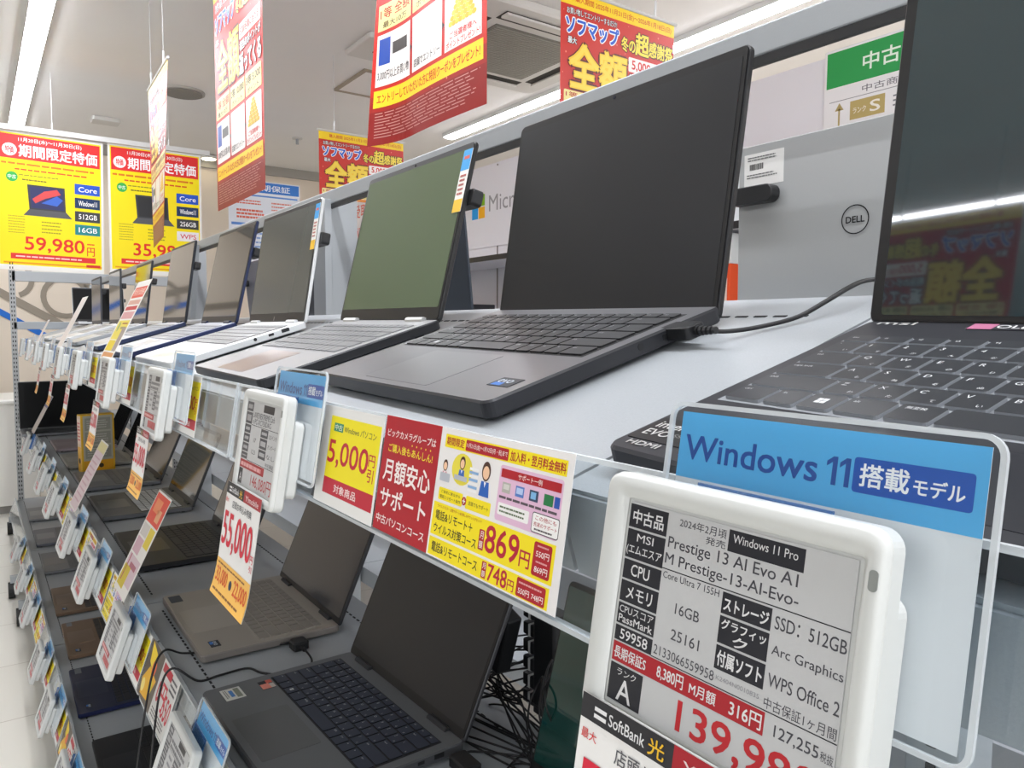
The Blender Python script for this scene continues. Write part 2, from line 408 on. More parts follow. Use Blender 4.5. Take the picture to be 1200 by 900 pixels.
def red_poster(M, lab, bend=None, top=1.5, step=1e9):
    t = empty('campaign_poster', M, label=lab, cat='poster', group='red campaign posters hanging from the ceiling')
    s = Sheet(515, 728, 'c92a20', gloss=.36, lift=.35); s.step = step; s.bend = bend; s.begin()
    s.rect(0, 0, 515, 42, 'ffd91f'); s.text('購入期間 2025年11月21日(金)～2026年1月18日(日)', 40, 11, 490, 34, 'd8301c')
    rnd = random.Random(4)
    for i in range(40): s.circ(rnd.uniform(8, 507), rnd.uniform(50, 700), rnd.uniform(1.2, 3.2), 'f08a70', 1, n=6)
    s.rect(0, 640, 515, 728, '8e1f1c', 1); s.rect(0, 600, 515, 640, 'a5261f', 1)
    s.text('お買い物してエントリーするだけ!', 25, 55, 300, 82, '222222', 3, out='ffffff', ob=.05)
    s.text('ソフマップ', 22, 92, 245, 155, '1e5fd0', 4, bold=.05, out='ffffff', ob=.07)
    s.text('冬の', 262, 118, 330, 160, 'ffe14a', 4, bold=.03, out='1c1208', ob=.06)
    s.text('超', 330, 88, 390, 160, 'ffe14a', 4, bold=.04, out='1c1208', ob=.06)
    s.text('感謝祭', 392, 112, 500, 160, 'ffe14a', 4, bold=.03, out='1c1208', ob=.06)
    s.text('最大', 28, 170, 62, 190, 'ffffff', 4, bold=.03, out='1c1208', ob=.06)
    s.text('全額', 38, 190, 282, 345, 'ffc928', 4, bold=.05, out='5c1208', ob=.07)
    s.text('全額', 44, 196, 276, 338, 'ffe873', 5, bold=.0)
    s.rr(292, 198, 500, 245, 5, 'fff5ee', 2); s.text('5,000名様に当たる!', 300, 208, 490, 236, 'd8261c', 3, bold=.02)
    s.text('相当のポイントが', 295, 252, 500, 280, 'ffffff', 4, bold=.03, out='1c1208', ob=.07)
    s.text('返ってくる', 290, 290, 500, 350, 'ffffff', 4, bold=.04, out='1c1208', ob=.07)
    for i, (tx, t2) in enumerate((('1等 全額', '最大10万'), ('2等 10,000', 'ポイント'), ('3等 5,000', 'ポイント'))):
        x = 15+i*165; s.rr(x, 362, x+155, 430, 5, 'f6e69a', 2); s.text(tx, x+8, 372, x+147, 400, 'c02018' if i == 0 else '3a1a10', 3, bold=.02); s.text(t2, x+20, 408, x+130, 424, '4a2a18', 3)
    for i in range(3):
        x = 15+i*165; s.rr(x, 440, x+152, 575, 8, 'f3ece6', 2)
        if i < 2: s.poly([(x+154, 500), (x+163, 509), (x+154, 518)], '201818', 3)
    s.rect(24, 452, 70, 520, '2a4fa8', 3); s.rect(80, 470, 150, 500, '4d4a48', 3); s.text('3,000円以上お買い物', 22, 535, 160, 560, '332a28', 3)
    s.text('店頭でエントリー', 190, 545, 322, 565, '332a28', 3)
    for i, (cx, n) in enumerate(((420, 7), )):
        for k in range(n):
            for j in range(2+k):
                s.circ(cx-7*(k+1)+14*j, 452+k*11, 9, 'e8b82c' if (k+j) % 2 else 'f4cf4a', 3+.1*k, ry=6, n=12)
    s.text('ご当選者様へ', 368, 536, 478, 551, 'd8261c', 3, bold=.02); s.text('ポイントプレゼント!', 352, 555, 492, 571, 'd8261c', 3, bold=.02)
    s.rr(12, 585, 503, 630, 4, 'ffd22a', 2); s.text('エントリーしていただいた方に特別クーポンをプレゼント!', 24, 595, 492, 620, 'c8241c', 3, bold=.02)
    s.lines(20, 642, 495, 712, 9, 'd09a92', 3, .26)
    s.build('printed_sheet', t)
    mb = MB(); mb.cyl((-.01, .004, 0), (.525, .004, 0), .006, m_wire, 8); 
    if bend is None or True: mb.build('top_rod', t)
    return t
def red_wide(M, lab, k=1.):
    t = empty('campaign_poster', M @ Matrix.Scale(k, 4), label=lab, cat='poster', group='red campaign posters hanging from the ceiling')
    s = Sheet(515, 364, 'd02c20', gloss=.36, lift=.3).begin()
    s.rect(0, 0, 515, 44, 'ffd91f'); s.text('購入期間 2025年11月21日(金)～2026年1月18日(日)', 60, 12, 500, 34, 'd8301c')
    rnd = random.Random(5)
    for i in range(50): s.circ(rnd.uniform(8, 507), rnd.uniform(50, 356), rnd.uniform(1.2, 3.6), 'f08a70', 1, n=6)
    s.text('お買い物してエントリーするだけ!', 25, 52, 240, 72, 'ffffff', 3, bold=.01, out='201008', ob=.06)
    s.text('ソフマップ', 22, 78, 248, 132, '1e5fd0', 4, bold=.05, out='ffffff', ob=.09)
    s.text('冬の', 262, 92, 326, 138, 'ffe14a', 4, bold=.04, out='1c1208', ob=.08)
    s.text('超', 328, 66, 390, 138, 'ffe14a', 4, bold=.05, out='1c1208', ob=.06)
    s.text('感謝祭', 392, 82, 508, 132, 'ffe14a', 4, bold=.04, out='1c1208', ob=.08)
    s.text('最大', 30, 142, 66, 162, 'ffffff', 4, bold=.03, out='1c1208', ob=.1)
    s.text('全額', 38, 158, 286, 300, 'ffd030', 4, bold=.07, out='5c1208', ob=.07)
    s.text('全額', 38, 158, 286, 300, 'ffdf4c', 5, bold=.02)
    s.rr(296, 152, 512, 200, 5, 'fff5ee', 2); s.text('5,000', 312, 160, 400, 194, 'd8261c', 3, bold=.03); s.text('名様に当たる!', 404, 168, 504, 192, 'd8261c', 3, bold=.02)
    s.text('相当のポイントが', 298, 208, 508, 238, 'ffffff', 4, bold=.03, out='1c1208', ob=.09)
    s.text('返ってくる', 300, 248, 508, 300, 'ffffff', 4, bold=.04, out='1c1208', ob=.09); s.text('返', 300, 248, 346, 300, 'ffffff', 5, bold=.03)
    for i, (tx, t2) in enumerate((('1等 全額', '最大10万'), ('2等 10,000', 'ポイント'), ('3等 5,000', 'ポイント'))):
        x = 15+i*165; s.rr(x, 308, x+155, 350, 5, 'f6e69a', 2); s.text(tx, x+8, 313, x+147, 330, 'c02018' if i == 0 else '3a1a10', 3, bold=.02); s.text(t2, x+20, 335, x+130, 346, '4a2a18', 3)
    s.rect(8, 355, 507, 361, 'f0b030', 2)
    s.build('printed_sheet', t)
    MB().cyl((-.01, .004, 0), (.525, .004, 0), .006, m_wire, 8).build('top_rod', t)
    dz = (H+1.5-M.translation.z)/k
    for xx in (.09, .42):
        mb = MB(); mb.tube([(xx, .006, 0), (xx, dz, 0)], .0015, m_wire, 5); mb.cyl((xx, .006, 0), (xx, .06, 0), .0045, mat('clear_hook', 'e6e8e8', .2), 6)
        mb.build('hanging_wire', t)
    return t
def hang(M, xs=(.08, .43)):
    return M
def red_facing(p, xdir, lab, bend=None, step=1e9, length=.4, top=1.5):
    x = Vector(xdir).normalized(); u = Vector((0, 0, 1)); n = x.cross(u).normalized(); u = n.cross(x).normalized()
    M = frameM(V(*p), x, u, n)
    t = red_poster(M, lab, bend, step=step)
    dz = (top - p[2])
    for xx in (.09, .42):
        mb = MB(); mb.tube([(xx, .006, 0), (xx, dz, 0)], .0015, m_wire, 5); mb.cyl((xx, .006, 0), (xx, .06, 0), .0045, mat('clear_hook', 'e6e8e8', .2), 6)
        mb.build('hanging_wire', t)
    return t
red_wide(frameM(V(1.54, 1.9, 1.075), (1, 0, 0), (0, 0, 1), (0, -1, 0)), 'red campaign poster hanging over the big black-screened laptop at top right')
red_wide(frameM(V(1.575, 4.03, 1.085), (1, 0, 0), (0, 0, 1), (0, -1, 0)), 'small-looking far red campaign poster hanging behind the curling poster')
red_facing((.70, 2.72, 1.13), (.0, -1, -.0), 'flat red campaign poster seen slantwise beside the ceiling speaker', top=1.5)
def curl(x, y, z):
    q = max(0, (170-x))/170; k = max(0., min(1., (-y-80)/648))
    return (x + q*q*6*k, y, z + q*q*55*k + 12*sin(x/515*pi)*k)
red_facing((.93, 1.90, 1.215), (-.02, -1, 0), 'red campaign poster with a curled-forward left edge at top centre', bend=curl, step=22)
red_facing((.71, 3.94, 1.11), (-.03, -1, 0), 'red campaign poster seen almost edge-on before the right yellow poster', bend=lambda x, y, z: (x, y, z+(x-60)*.075*min(1., -y/728)), step=60)
red_wide(frameM(V(-2.5, 1.93, 1.12), (0, 1, 0), (0, 0, 1), (1, 0, 0)), 'red campaign poster over the next aisle, mirrored in the near laptop screen', 1.41)

# ------------------------------------------------------------------ gondola
t_g = empty('shelf_gondola', Matrix.Translation((.62, 2.4, 0)), label='long grey double-sided steel shelf unit on casters holding all the laptops', cat='shelf unit')
GI = Matrix.Translation((-.62, -2.4, 0))
def gpart(name, mb, **k): return mb.build(name, t_g, GI, **k)
Y0, XC, XM = -.55, .62, 1.24       # XM: mirror, x' = XM - x
POSTS = [.27, 1.50, 2.75, 4.0, 5.24]
def slots(mb, M, y0, y1, x, z, sx=.004, sy=.012, gap=.022):
    y = y0
    while y < y1:
        mb.box(x, y, z, x+sx, y+sy, z+.0006, m_dsteel, M); y += gap
for side in (0, 1):
    mir = (lambda v: v) if side == 0 else (lambda v: XM - v)
    # sloped top shelf
    e = Vector((cos(T1), 0, sin(T1))); n = Vector((-sin(T1), 0, cos(T1)))
    for i in range(len(POSTS)):
        ya = Y0 if i == 0 else POSTS[i-1]; yb = POSTS[i]
        ya += .0015; yb -= .0015
        mb = MB()
        M = frameM(V(X1, 0, Z1), e, (0, 1, 0), n)
        mb.box(-.032, ya, -.02, .308, yb, 0, m_shelf, M); mb.box(-.034, ya, -.045, -.030, yb, -.002, m_shelf, M)
        if side == 0: slots(mb, M, ya+.05, yb-.05, .252, 0, .003, .011, .0175)
        if side: mb.v = [(XM-x, y, z) for x, y, z in mb.v]; mb.f = [f[::-1] for f in mb.f]
        gpart('top_shelf_board', mb)
        for (xx, zz) in ((X2-.004, Z2), (X3-.004, Z3)):
            mb = MB(); a_, b_ = mir(xx), mir(.575); 
            if a_ > b_: a_, b_ = b_, a_
            mb.box(a_, ya, zz+H-.035, b_, yb, zz+H, m_shelf)
            if side == 0:
                slots(mb, None, ya+.05, yb-.05, xx+.035, zz+H, .003, .009, .016)
                slots(mb, None, ya+.05, yb-.05, .53, zz+H, .003, .009, .016)
            gpart('shelf_board', mb)
    mb = MB(); a_, b_ = sorted((mir(.20), mir(.575)))
    gpart('base_panel', mb.box(a_, Y0, .085, b_, END, Z3+H-.035, mat('base_grey', 'c9c8c4', .6)))
# uprights, header beam
for py in POSTS:
    mb = MB(); tall = py > 1 and abs(py-4.0) > .1
    mb.box(.60, py-.02, .06, .66, py+.02, H+(.268 if tall or py > 5 else .02), m_steel)
    if tall:
        mb.box(.585, py-.03, H-.02, .60, py+.035, H+.262, m_steel)
    for k in range(0, 40):
        mb.box(.598, py-.004, .15+k*.025, .6001, py+.004, .162+k*.025, m_dsteel)
    gpart('upright', mb, bevel=.002)
gpart('header_beam', MB().box(.598, -.5, H+.253, .610, END, H+.281, m_steel), bevel=.002)
gpart('beam_trim', MB().box(.5985, -.5, H+.2445, .604, END, H+.253, m_black))
# end frame with perforated front post
m_post = mat('perforated_post', 'aeb0b0', .5)
for (xx) in (.178, XM-.178-.03):
    mb = MB().box(xx, END, .06, xx+.03, END+.03, H+.335, m_post)
    for k in range(60):
        for dx in (.006, .018): mb.box(xx+dx, END-.0006, .09+k*.025, xx+dx+.005, END, .102+k*.025, m_dsteel)
    gpart('end_post', mb)
gpart('end_bar', MB().box(.19, END, H+.27, XM-.19, END+.03, H+.33, m_steel), bevel=.003)
gpart('end_bar', MB().box(.19, END, H-.01, XM-.19, END+.03, H+.035, m_shelf), bevel=.003)
for zz in (Z2, Z3): gpart('end_bar', MB().box(.19, END, H+zz-.04, XM-.19, END+.03, H+zz, m_shelf), bevel=.003)
# bracket plate near the second tall upright
mb = MB(); mb.add([(.575, 2.60, H+.03), (.575, 2.70, H+.03), (.575, 2.70, H+.268), (.575, 2.52, H+.262), (.59, 2.60, H+.03), (.59, 2.70, H+.03), (.59, 2.70, H+.268), (.59, 2.52, H+.262)],
    [(3, 2, 1, 0), (4, 5, 6, 7), (0, 1, 5, 4), (1, 2, 6, 5), (2, 3, 7, 6), (3, 0, 4, 7)], m_steel)
gpart('bracket_plate', mb)
# casters
for (cx, cy) in ((.11, 3.56), (.095, 3.95), (.13, 5.2), (.13, 1.5), (.11, .3)):
    for xx in (cx,):
        mb = MB().cyl((xx-.012, cy, .036), (xx+.014, cy, .036), .036, mat('rubber', '1b1b1c', .6), 18)
        mb.box(xx-.004, cy-.012, .05, xx+.12, cy+.012, .10, m_steel)
        gpart('caster', mb)

# ------------------------------------------------------------------ acrylic rail holders
HH = .086
def holder(k, y0, y1, lab, h=HH):
    s = RAILS[k][3]; w = (y1-y0)*s
    t = empty('label_holder', railM(k, y1, 0, 0), label=lab, cat='label holder', group='clear label holders along the shelf fronts')
    e = .0022
    MB().box(e, -h*s, -.0008, w-e, -e, .0012, m_acr).build('front_plate', t)
    mb = MB(); mb.box(0, -h*s, -.0012, e, 0, .0016, m_acre); mb.box(w-e, -h*s, -.0012, w, 0, .0016, m_acre)
    mb.box(e, -e, -.004, w-e, 0, .0016, m_acre); mb.box(e, -h*s-e, -.004, w-e, -h*s, .0016, m_acre)
    mb.build('polished_rim', t)
    MB().box(e, -h*s, -.0075, w-e, -e, -.0062, m_acr).build('back_plate', t)
    return t
H1 = [(-.03, .897, 'nearest clear acrylic label holder on the top shelf, with the red and yellow support sheets'), (.905, 1.84, 'clear acrylic label holder on the top shelf before the white laptop'),
      (1.85, 2.78, 'clear acrylic label holder on the top shelf before the navy laptops'), (2.79, 3.72, 'clear acrylic label holder on the top shelf beyond the slanted yellow card'),
      (3.73, 4.6, 'clear acrylic label holder on the top shelf, second from the far post'), (4.61, 5.4, 'clear acrylic label holder on the top shelf, next to the far post')]
for a_, b_, l in H1: holder(1, a_, b_, l)
H2 = [(.3, 1.27, 'nearest clear label holder on the middle shelf under the large grey laptop'), (1.28, 2.1, 'clear label holder on the middle shelf below the beige laptop'), (2.11, 3.0, 'clear label holder on the middle shelf below the silver-keyed laptop'),
      (3.01, 3.9, 'clear label holder on the middle shelf, second from its far end'), (3.91, 5.2, 'clear label holder at the far end of the middle shelf')]
for a_, b_, l in H2: holder(2, a_, b_, l)
H3 = [(1.6, 2.45, 'nearest clear label holder on the bottom shelf'), (2.46, 3.3, 'clear label holder on the bottom shelf before the brown laptops'), (3.31, 4.2, 'clear label holder on the bottom shelf above the casters'), (4.21, 5.2, 'clear label holder at the far end of the bottom shelf')]
for a_, b_, l in H3: holder(3, a_, b_, l)

# ------------------------------------------------------------------ electronic price tags
EG, EB, ER, EK = 'bfc0c0', '26272d', 'a8232c', '4a4a50'
def esl_detail(full=True, variant=0):
    s = Sheet(98, 81, EG, lift=.05, gloss=.35).begin()    # screen area; from housing offsets 15..113, 12..
    X = lambda v: v-14.5
    Yy = lambda v: v-11.
    def R(a, b, c, d, col, L=1): s.rect(X(a), Yy(b), X(c), Yy(d), col, L)
    def T(st, a, b, c, d, col, L=2, bold=.0): s.text(st, X(a), Yy(b), X(c), Yy(d), col, L, bold)
    W = 'dcdcdc'
    if full:
        rows = [('中古品', 12, 21.4), ('MSI', 22.2, 33.8), ('CPU', 34.6, 42.4), ('メモリ', 43.2, 51.6), ('PassMark', 52.4, 60.8), ('59958', 61.6, 67.6)]
        for st, a, b in rows: R(14.5, a, 35, b, EB)
        T('中古品', 16.5, 14, 33, 19.6, W, bold=.03); T('MSI', 20, 23.4, 29, 26.6, W); T('(エムエスア', 15, 28.4, 34, 32.6, W, bold=.01)
        T('CPU', 19, 36, 29, 40.6, W, bold=.01); T('メモリ', 18, 45, 32, 50, W, bold=.02)
        T('CPUスコア', 15.5, 53.2, 34, 56.2, W); T('PassMark', 15.5, 57, 34, 60, W, bold=.01); T('59958', 17.5, 62.6, 32.5, 66.6, W, bold=.01)
        T('2024年2月頃', 41, 12.6, 63, 16, EK); T('発売', 54, 16.8, 63, 19.6, EK)
        R(64, 12, 94.5, 19.8, EB); T('Windows 11 Pro', 66, 13.4, 92, 16.4, W)
        T('Prestige 13 AI Evo A1', 36.5, 20.6, 93, 26.2, EK, bold=.008); T('M Prestige-13-AI-Evo-', 36, 27, 94, 32.4, EK, bold=.008)
        R(35, 33.1, 112.5, 33.5, EB); T('Core Ultra 7 155H', 36, 34.2, 63, 36.8, EK)
        T('16GB', 44, 44.6, 55.5, 48.6, EK, bold=.005); T('25161', 43.5, 54.4, 57, 58.4, EK, bold=.005)
        for st, a, b in (('ストレージ', 34.2, 41.8), ('', 42.6, 52.2), ('付属ソフト', 53, 61.4)): R(64.5, a, 85, b, EB)
        T('ストレージ', 65.5, 36, 84, 40.4, W, bold=.03); T('グラフィッ', 65.5, 43.4, 84, 47, W, bold=.03); T('ク', 71, 48, 77, 51.6, W, bold=.03); T('付属ソフト', 65.5, 54.6, 84, 60, W, bold=.03)
        T('SSD：512GB', 86.5, 36, 112, 40.4, EK, bold=.005); T('Arc Graphics', 86.5, 45.6, 112, 49.8, EK, bold=.005); T('WPS Office 2', 86.5, 55, 112, 59.4, EK, bold=.005)
        T('2133066559958', 36, 62.6, 65, 66.2, EK); T('K2404N0010835', 66, 63.4, 84, 65, '8a8a8e')
        R(35, 67.4, 112.5, 67.8, EB)
        T('中古保証1ヶ月間', 86, 63, 112, 66.8, EK)
        R(14.5, 68.2, 87, 76, ER); T('長期保証S', 15.5, 69.8, 33, 74.6, W, bold=.02); T('8,380円', 39, 69.6, 52, 74.8, W, bold=.02); T('M月額', 55, 70, 67, 74.4, W, bold=.02); T('316円', 73, 69.6, 86, 74.8, W, bold=.02)
        T('127,255', 91, 70.6, 107, 75, EK, bold=.01); T('税抜', 107.6, 71.4, 112, 74.6, EK)
        R(14.5, 76.8, 32.5, 91.5, EB); T('ランク', 18.5, 78, 29, 80.8, W); T('A', 19.5, 82, 27.5, 90.4, W, bold=.01)
        T('139,980', 51, 78.5, 108, 91.2, 'b8242c', bold=.025)
    else:
        col1 = [(12, 21), (22, 33), (34, 42), (43, 51), (52, 60), (61, 67)]
        for a, b in col1: R(14.5, a, 33, b, '4b4c52'); R(17, a+2.5, 30, b-2.5, 'a0a0a2', 2)
        R(64, 12, 94, 19, EB)
        if variant == 1:
            T('LAVIE NEXTREME Carb', 36, 20.6, 98, 26, EK); T('n PC-XC750DAG', 36, 27, 90, 32, EK)
            T('i7', 46, 45, 53, 49, EK); T('12.5', 44, 56, 55, 60, EK)
            T('中古保証', 88, 62.6, 110, 66.4, EK)
            for st, a in (('12.5インチ', 37), ('オンボード', 46), ('なし', 55)): T(st, 88, a, 110, a+4, EK)
            T('146,080円', 53, 77.5, 111, 90.5, 'b8242c')
        else:
            s.lines(X(36), Yy(20), X(100), Yy(33), 2, '6a6a6e', 2, .6); s.lines(X(86), Yy(36), X(111), Yy(61), 3, '85858a', 2, .5)
            s.lines(X(42), Yy(36), X(60), Yy(60), 3, '85858a', 2, .4); s.lines(X(50), Yy(77), X(110), Yy(90), 1, 'b8343c', 2, .8)
        for a, b in ((34.2, 41.8), (42.6, 52.2), (53, 61.4)): R(64.5, a, 85, b, '4b4c52'); R(67, a+2.5, 82, b-2.5, 'a8a8aa', 2)
        R(33, 33.1, 112.5, 33.6, EB); R(33, 67.2, 112.5, 67.7, EB)
        R(14.5, 68.2, 87, 76, ER); s.lines(X(17), Yy(70), X(84), Yy(74.5), 1, 'd8a0a0', 2, .8)
        R(14.5, 76.8, 26, 91.5, EB); T('A', 17.5, 81, 24, 89, W)
    return s
def make_esl(M, lab, scr, group='electronic price tags along the shelf fronts'):
    t = empty('price_tag', M, label=lab, cat='electronic price tag', group=group)
    mb = MB(); m = m_white
    # housing: rounded front frame 120 x 100, hollowed by building it as a ring
    W_, H_ = .1215, .1025
    mb.rbox(0, -H_, -.010, W_, 0, .0, .007, m, ch=.0016, seg=6)
    mb.build('housing', t)
    rim = MB(); k = .0022
    def loop(x0, y0, x1, y1, r, z, n=6):
        o = []
        for cx, cy, a0 in ((x1-r, y1-r, 0), (x0+r, y1-r, 90), (x0+r, y0+r, 180), (x1-r, y0+r, 270)):
            for i in range(n+1):
                q = radians(a0+90*i/n); o.append((cx+r*cos(q), cy+r*sin(q), z))
        return o
    L_ = [loop(.0002, -H_+.0002, W_-.0002, -.0002, .0069, -.001), loop(.0008, -H_+.0008, W_-.0008, -.0008, .0064, .0012), loop(.0022, -H_+.0022, W_-.0022, -.0022, .0055, k),
          loop(.0110, -.0955, .1160, -.0080, .0022, k), loop(.0128, -.0937, .1142, -.0098, .0012, .0004)]
    n_ = len(L_[0]); fs = []
    for q in range(4):
        for i in range(n_): fs.append((q*n_+i, q*n_+(i+1) % n_, (q+1)*n_+(i+1) % n_, (q+1)*n_+i))
    rim.add([p for q in L_ for p in q], fs, m); rim.build('front_frame', t, smooth=True)
    MB().rbox(.1168, -.019, k-.0003, .1196, -.0125, k+.0003, .0012, mat('status_lamp', '8b8f8b', .3)).build('indicator', t)
    scr.mb.v = [(x, y, z) for x, y, z in scr.mb.v]
    scr.build('display', t, Matrix.Translation((.0145, -.011, .0006)))
    MB().rbox(.006, -H_+.012, -.020, W_-.002, -.022, -.010, .006, m, ch=.0015).build('battery_case', t)
    MB().box(.03, -.07, -.030, .09, -.0, -.020, m_blueacr).build('clip', t)
    return t
S95 = Matrix.Scale(.95, 4)
FRONT = .032
def esl_on(k, y, lab, scr=None, proto=None):
    M = railM(k, y, 0.0, FRONT) @ Matrix.Scale(RAILS[k][3], 4)
    if proto is None: return make_esl(M, lab, scr)
    c = copy_tree(proto); c.matrix_world = M; c['label'] = lab; return c
big = esl_on(1, .234, 'large white electronic price tag reading 139,980 in the right foreground', esl_detail(True))
e2 = esl_on(1, .764, 'white electronic price tag reading 146,080 beside the yellow 5,000 yen sheet', esl_detail(False, 1))
proto = esl_on(1, 1.275, 'white electronic price tag on the top shelf before the white laptop', esl_detail(False, 0))
for y, l in ((1.80, 'white electronic price tag at the foot of the slanted yellow card on the top shelf'), (2.37, 'thin-looking white price tag on the top shelf, first beyond the slanted yellow card'),
             (2.86, 'thin-looking white price tag on the top shelf, second beyond the slanted yellow card'), (3.42, 'thin-looking white price tag on the top shelf, third beyond the slanted yellow card'),
             (3.95, 'thin-looking white price tag on the top shelf, fourth beyond the slanted yellow card'), (4.5, 'thin-looking white price tag on the top shelf, last but one before the far post'), (5.12, 'thin-looking white price tag on the top shelf right beside the far post')):
    esl_on(1, y, l, proto=proto)
for y, l in ((1.01, 'white price tag on the middle shelf front at bottom left, largest of that row'), (1.488, 'tilted white price tag on the middle shelf before the beige laptop'), (1.915, 'white price tag on the middle shelf below the slanted card with red top'),
             (2.305, 'white price tag on the middle shelf below the pale slanted card'), (2.79, 'white price tag on the middle shelf, first beyond the pale slanted card'), (3.2, 'white price tag on the middle shelf, second beyond the pale slanted card'),
             (3.66, 'white price tag on the middle shelf, third beyond the pale slanted card'), (4.2, 'white price tag on the middle shelf under the thin violet-topped card')):
    esl_on(2, y, l, proto=proto)
for y, l in ((2.39, 'white price tag on the bottom shelf before the navy laptop'), (2.755, 'white price tag on the bottom shelf before the nearer brown laptop'), (3.28, 'white price tag on the bottom shelf above the nearer caster'),
             (3.70, 'white price tag on the bottom shelf above the farther caster'), (4.2, 'white price tag on the bottom shelf nearest the far post'), (1.99, 'white price tag on the bottom shelf at the lower left edge of the picture')):
    esl_on(3, y, l, proto=proto)

# blue Windows 11 cards in acrylic holders
def win_card(M, lab, full=True, first=None):
    if first is not None:
        c = copy_tree(first); c.matrix_world = M; c['label'] = lab; return c
    t = empty('os_card', M, label=lab, cat='info card', group='blue Windows 11 cards in acrylic plates')
    W_, H_ = .130, .100
    MB().rbox(.0016, -H_+.0016, 0, W_-.0016, -.0016, .0014, .006, m_acr, seg=6).build('acrylic_plate', t)
    mb = MB(); n = 6                                        # polished rim
    def rg(d):
        r = .007-d; o = []
        for cx, cy, a0 in ((W_-.007, -.007, 0), (.007, -.007, 90), (.007, -H_+.007, 180), (W_-.007, -H_+.007, 270)):
            for i in range(n+1):
                q = radians(a0+90*i/n); o.append((cx+r*cos(q), cy+r*sin(q)))
        return o
    A, B = rg(0), rg(.0018); N = len(A)
    vs = [(x, y, z) for z in (-.0002, .0017) for R0 in (A, B) for x, y in R0]
    fs = []
    for i in range(N):
        j = (i+1) % N
        fs += [(i, j, N+j, N+i), (2*N+i, 3*N+i, 3*N+j, 2*N+j), (i, 2*N+i, 2*N+j, j), (N+i, N+j, 3*N+j, 3*N+i)]
    mb.add(vs, fs, m_acre); mb.build('plate_rim', t)
    s = Sheet(120, 92, 'e6e8ea', lift=.06, th=.3).begin()
    s.rect(0, 0, 120, 27.5, '58b4ea')
    s.text('Windows', 3.5, 9.6, 64.5, 19.6, '1f4f9e', 2, bold=.022); s.rect(70.2, 9.6, 72, 19.6, '1f4f9e', 2); s.poly([(68, 11.4), (70.4, 9.6), (70.4, 11.4), (68, 13.2)], '1f4f9e', 2); s.rect(75, 9.6, 76.8, 19.6, '1f4f9e', 2); s.poly([(72.9, 11.4), (75.2, 9.6), (75.2, 11.4), (72.9, 13.2)], '1f4f9e', 2)
    s.rr(78, 8.6, 116.5, 20.6, 1.2, '1b57b4', 2); s.text('搭載', 80.5, 10.6, 97, 18.2, 'ffffff', 3, bold=.03); s.text('モデル', 98.5, 12.6, 114, 18, 'ffffff', 3, bold=.03)
    s.build('printed_card', t, Matrix.Translation((.005, -.004, -.0009)))
    return t
def wc(k, y, t_, lab, first=None):
    return win_card(railM(k, y, t_, .012) @ Matrix.Scale(RAILS[k][3], 4), lab, first=first)
w0 = wc(1, .222, -.0325, 'large blue Windows 11 card behind the foreground price tag')
wc(1, .737, -.026, 'blue Windows 11 card behind the 146,080 price tag', w0)
wc(1, 1.205, -.03, 'blue Windows 11 card before the white laptop', w0)
wc(1, 1.70, -.03, 'pale blue Windows 11 card right of the slanted yellow card', w0)
for y, l in ((2.27, 'Windows 11 card on the top shelf, first beyond the slanted yellow card'), (2.78, 'Windows 11 card on the top shelf, second beyond the slanted yellow card'), (3.34, 'Windows 11 card on the top shelf, third beyond the slanted yellow card'), (3.88, 'Windows 11 card on the top shelf, fourth beyond the slanted yellow card'), (4.44, 'Windows 11 card on the top shelf, farthest of its row')):
    wc(1, y, -.03, l, w0)
for y, l in ((.975, 'tilted blue Windows 11 card standing before the large grey laptop'), (1.44, 'blue Windows 11 card before the beige laptop'), (1.86, 'blue and pink topped card on the middle shelf before the black laptop'), (2.25, 'pale blue card on the middle shelf before the silver-keyed laptop'),
             (2.73, 'pale card on the middle shelf, third from the camera beyond the beige laptop'), (3.15, 'pale card on the middle shelf, second from the row end'), (3.6, 'pale card on the middle shelf nearest the black end screen')):
    wc(2, y, -.032, l, w0)
for y, l in ((2.33, 'blue card on the bottom shelf at the navy laptop corner'), (2.70, 'blue card on the bottom shelf beside the nearer brown laptop'), (3.22, 'blue card on the bottom shelf beside the farther brown laptop'), (3.64, 'blue card on the bottom shelf beside the grey laptop'), (1.93, 'blue card on the bottom shelf at the lower picture edge'), (4.14, 'blue card on the bottom shelf nearest the far post')):
    wc(3, y, -.03, l, w0)

# sheets slid in / hung on the rails
def sheet_on(k, y, t_, n_, s, name, lab, cat, group=None, roll=0):
    M = railM(k, y, t_, n_) @ Matrix.Scale(RAILS[k][3], 4) @ Matrix.Rotation(roll, 4, 'Z')
    o = s.build(name, None, M); return tag(o, lab, cat, group)
def sheet_copy(o, k, y, t_, n_, lab, roll=0):
    c = o.copy(); COL.objects.link(c); c.matrix_world = railM(k, y, t_, n_) @ Matrix.Scale(RAILS[k][3], 4) @ Matrix.Rotation(roll, 4, 'Z'); c['label'] = lab; return c
INN = .0022
s = Sheet(117, 83, 'e9e8e4', lift=.06).begin()
s.rect(17, 8, 114, 60, 'f4e41c'); s.rect(17, 60, 114, 73.5, 'c22a3c')
s.rect(25, 13.5, 44, 20.5, '3f8f6a', 2); s.text('中古', 27, 14.6, 42, 19.4, 'f2f5e8', 3); s.text('Windows パソコン', 46, 14.2, 107, 19.6, '5a5a3c', 2)
s.text('5,000', 19, 28, 98, 50, 'c2203c', 2, bold=.02); s.text('円', 99, 31, 110, 40, 'c2203c', 2, bold=.02); s.text('引', 99, 42, 110, 52, 'c2203c', 2, bold=.02)
s.text('対象商品', 40, 63.5, 84, 70.5, 'f7e8e4', 2, bold=.02)
y5 = sheet_on(1, .629, .002, INN, s, 'discount_sheet', 'yellow 5,000 yen off sheet left of the red support sheet', 'price sheet', 'yellow 5,000 yen discount sheets')
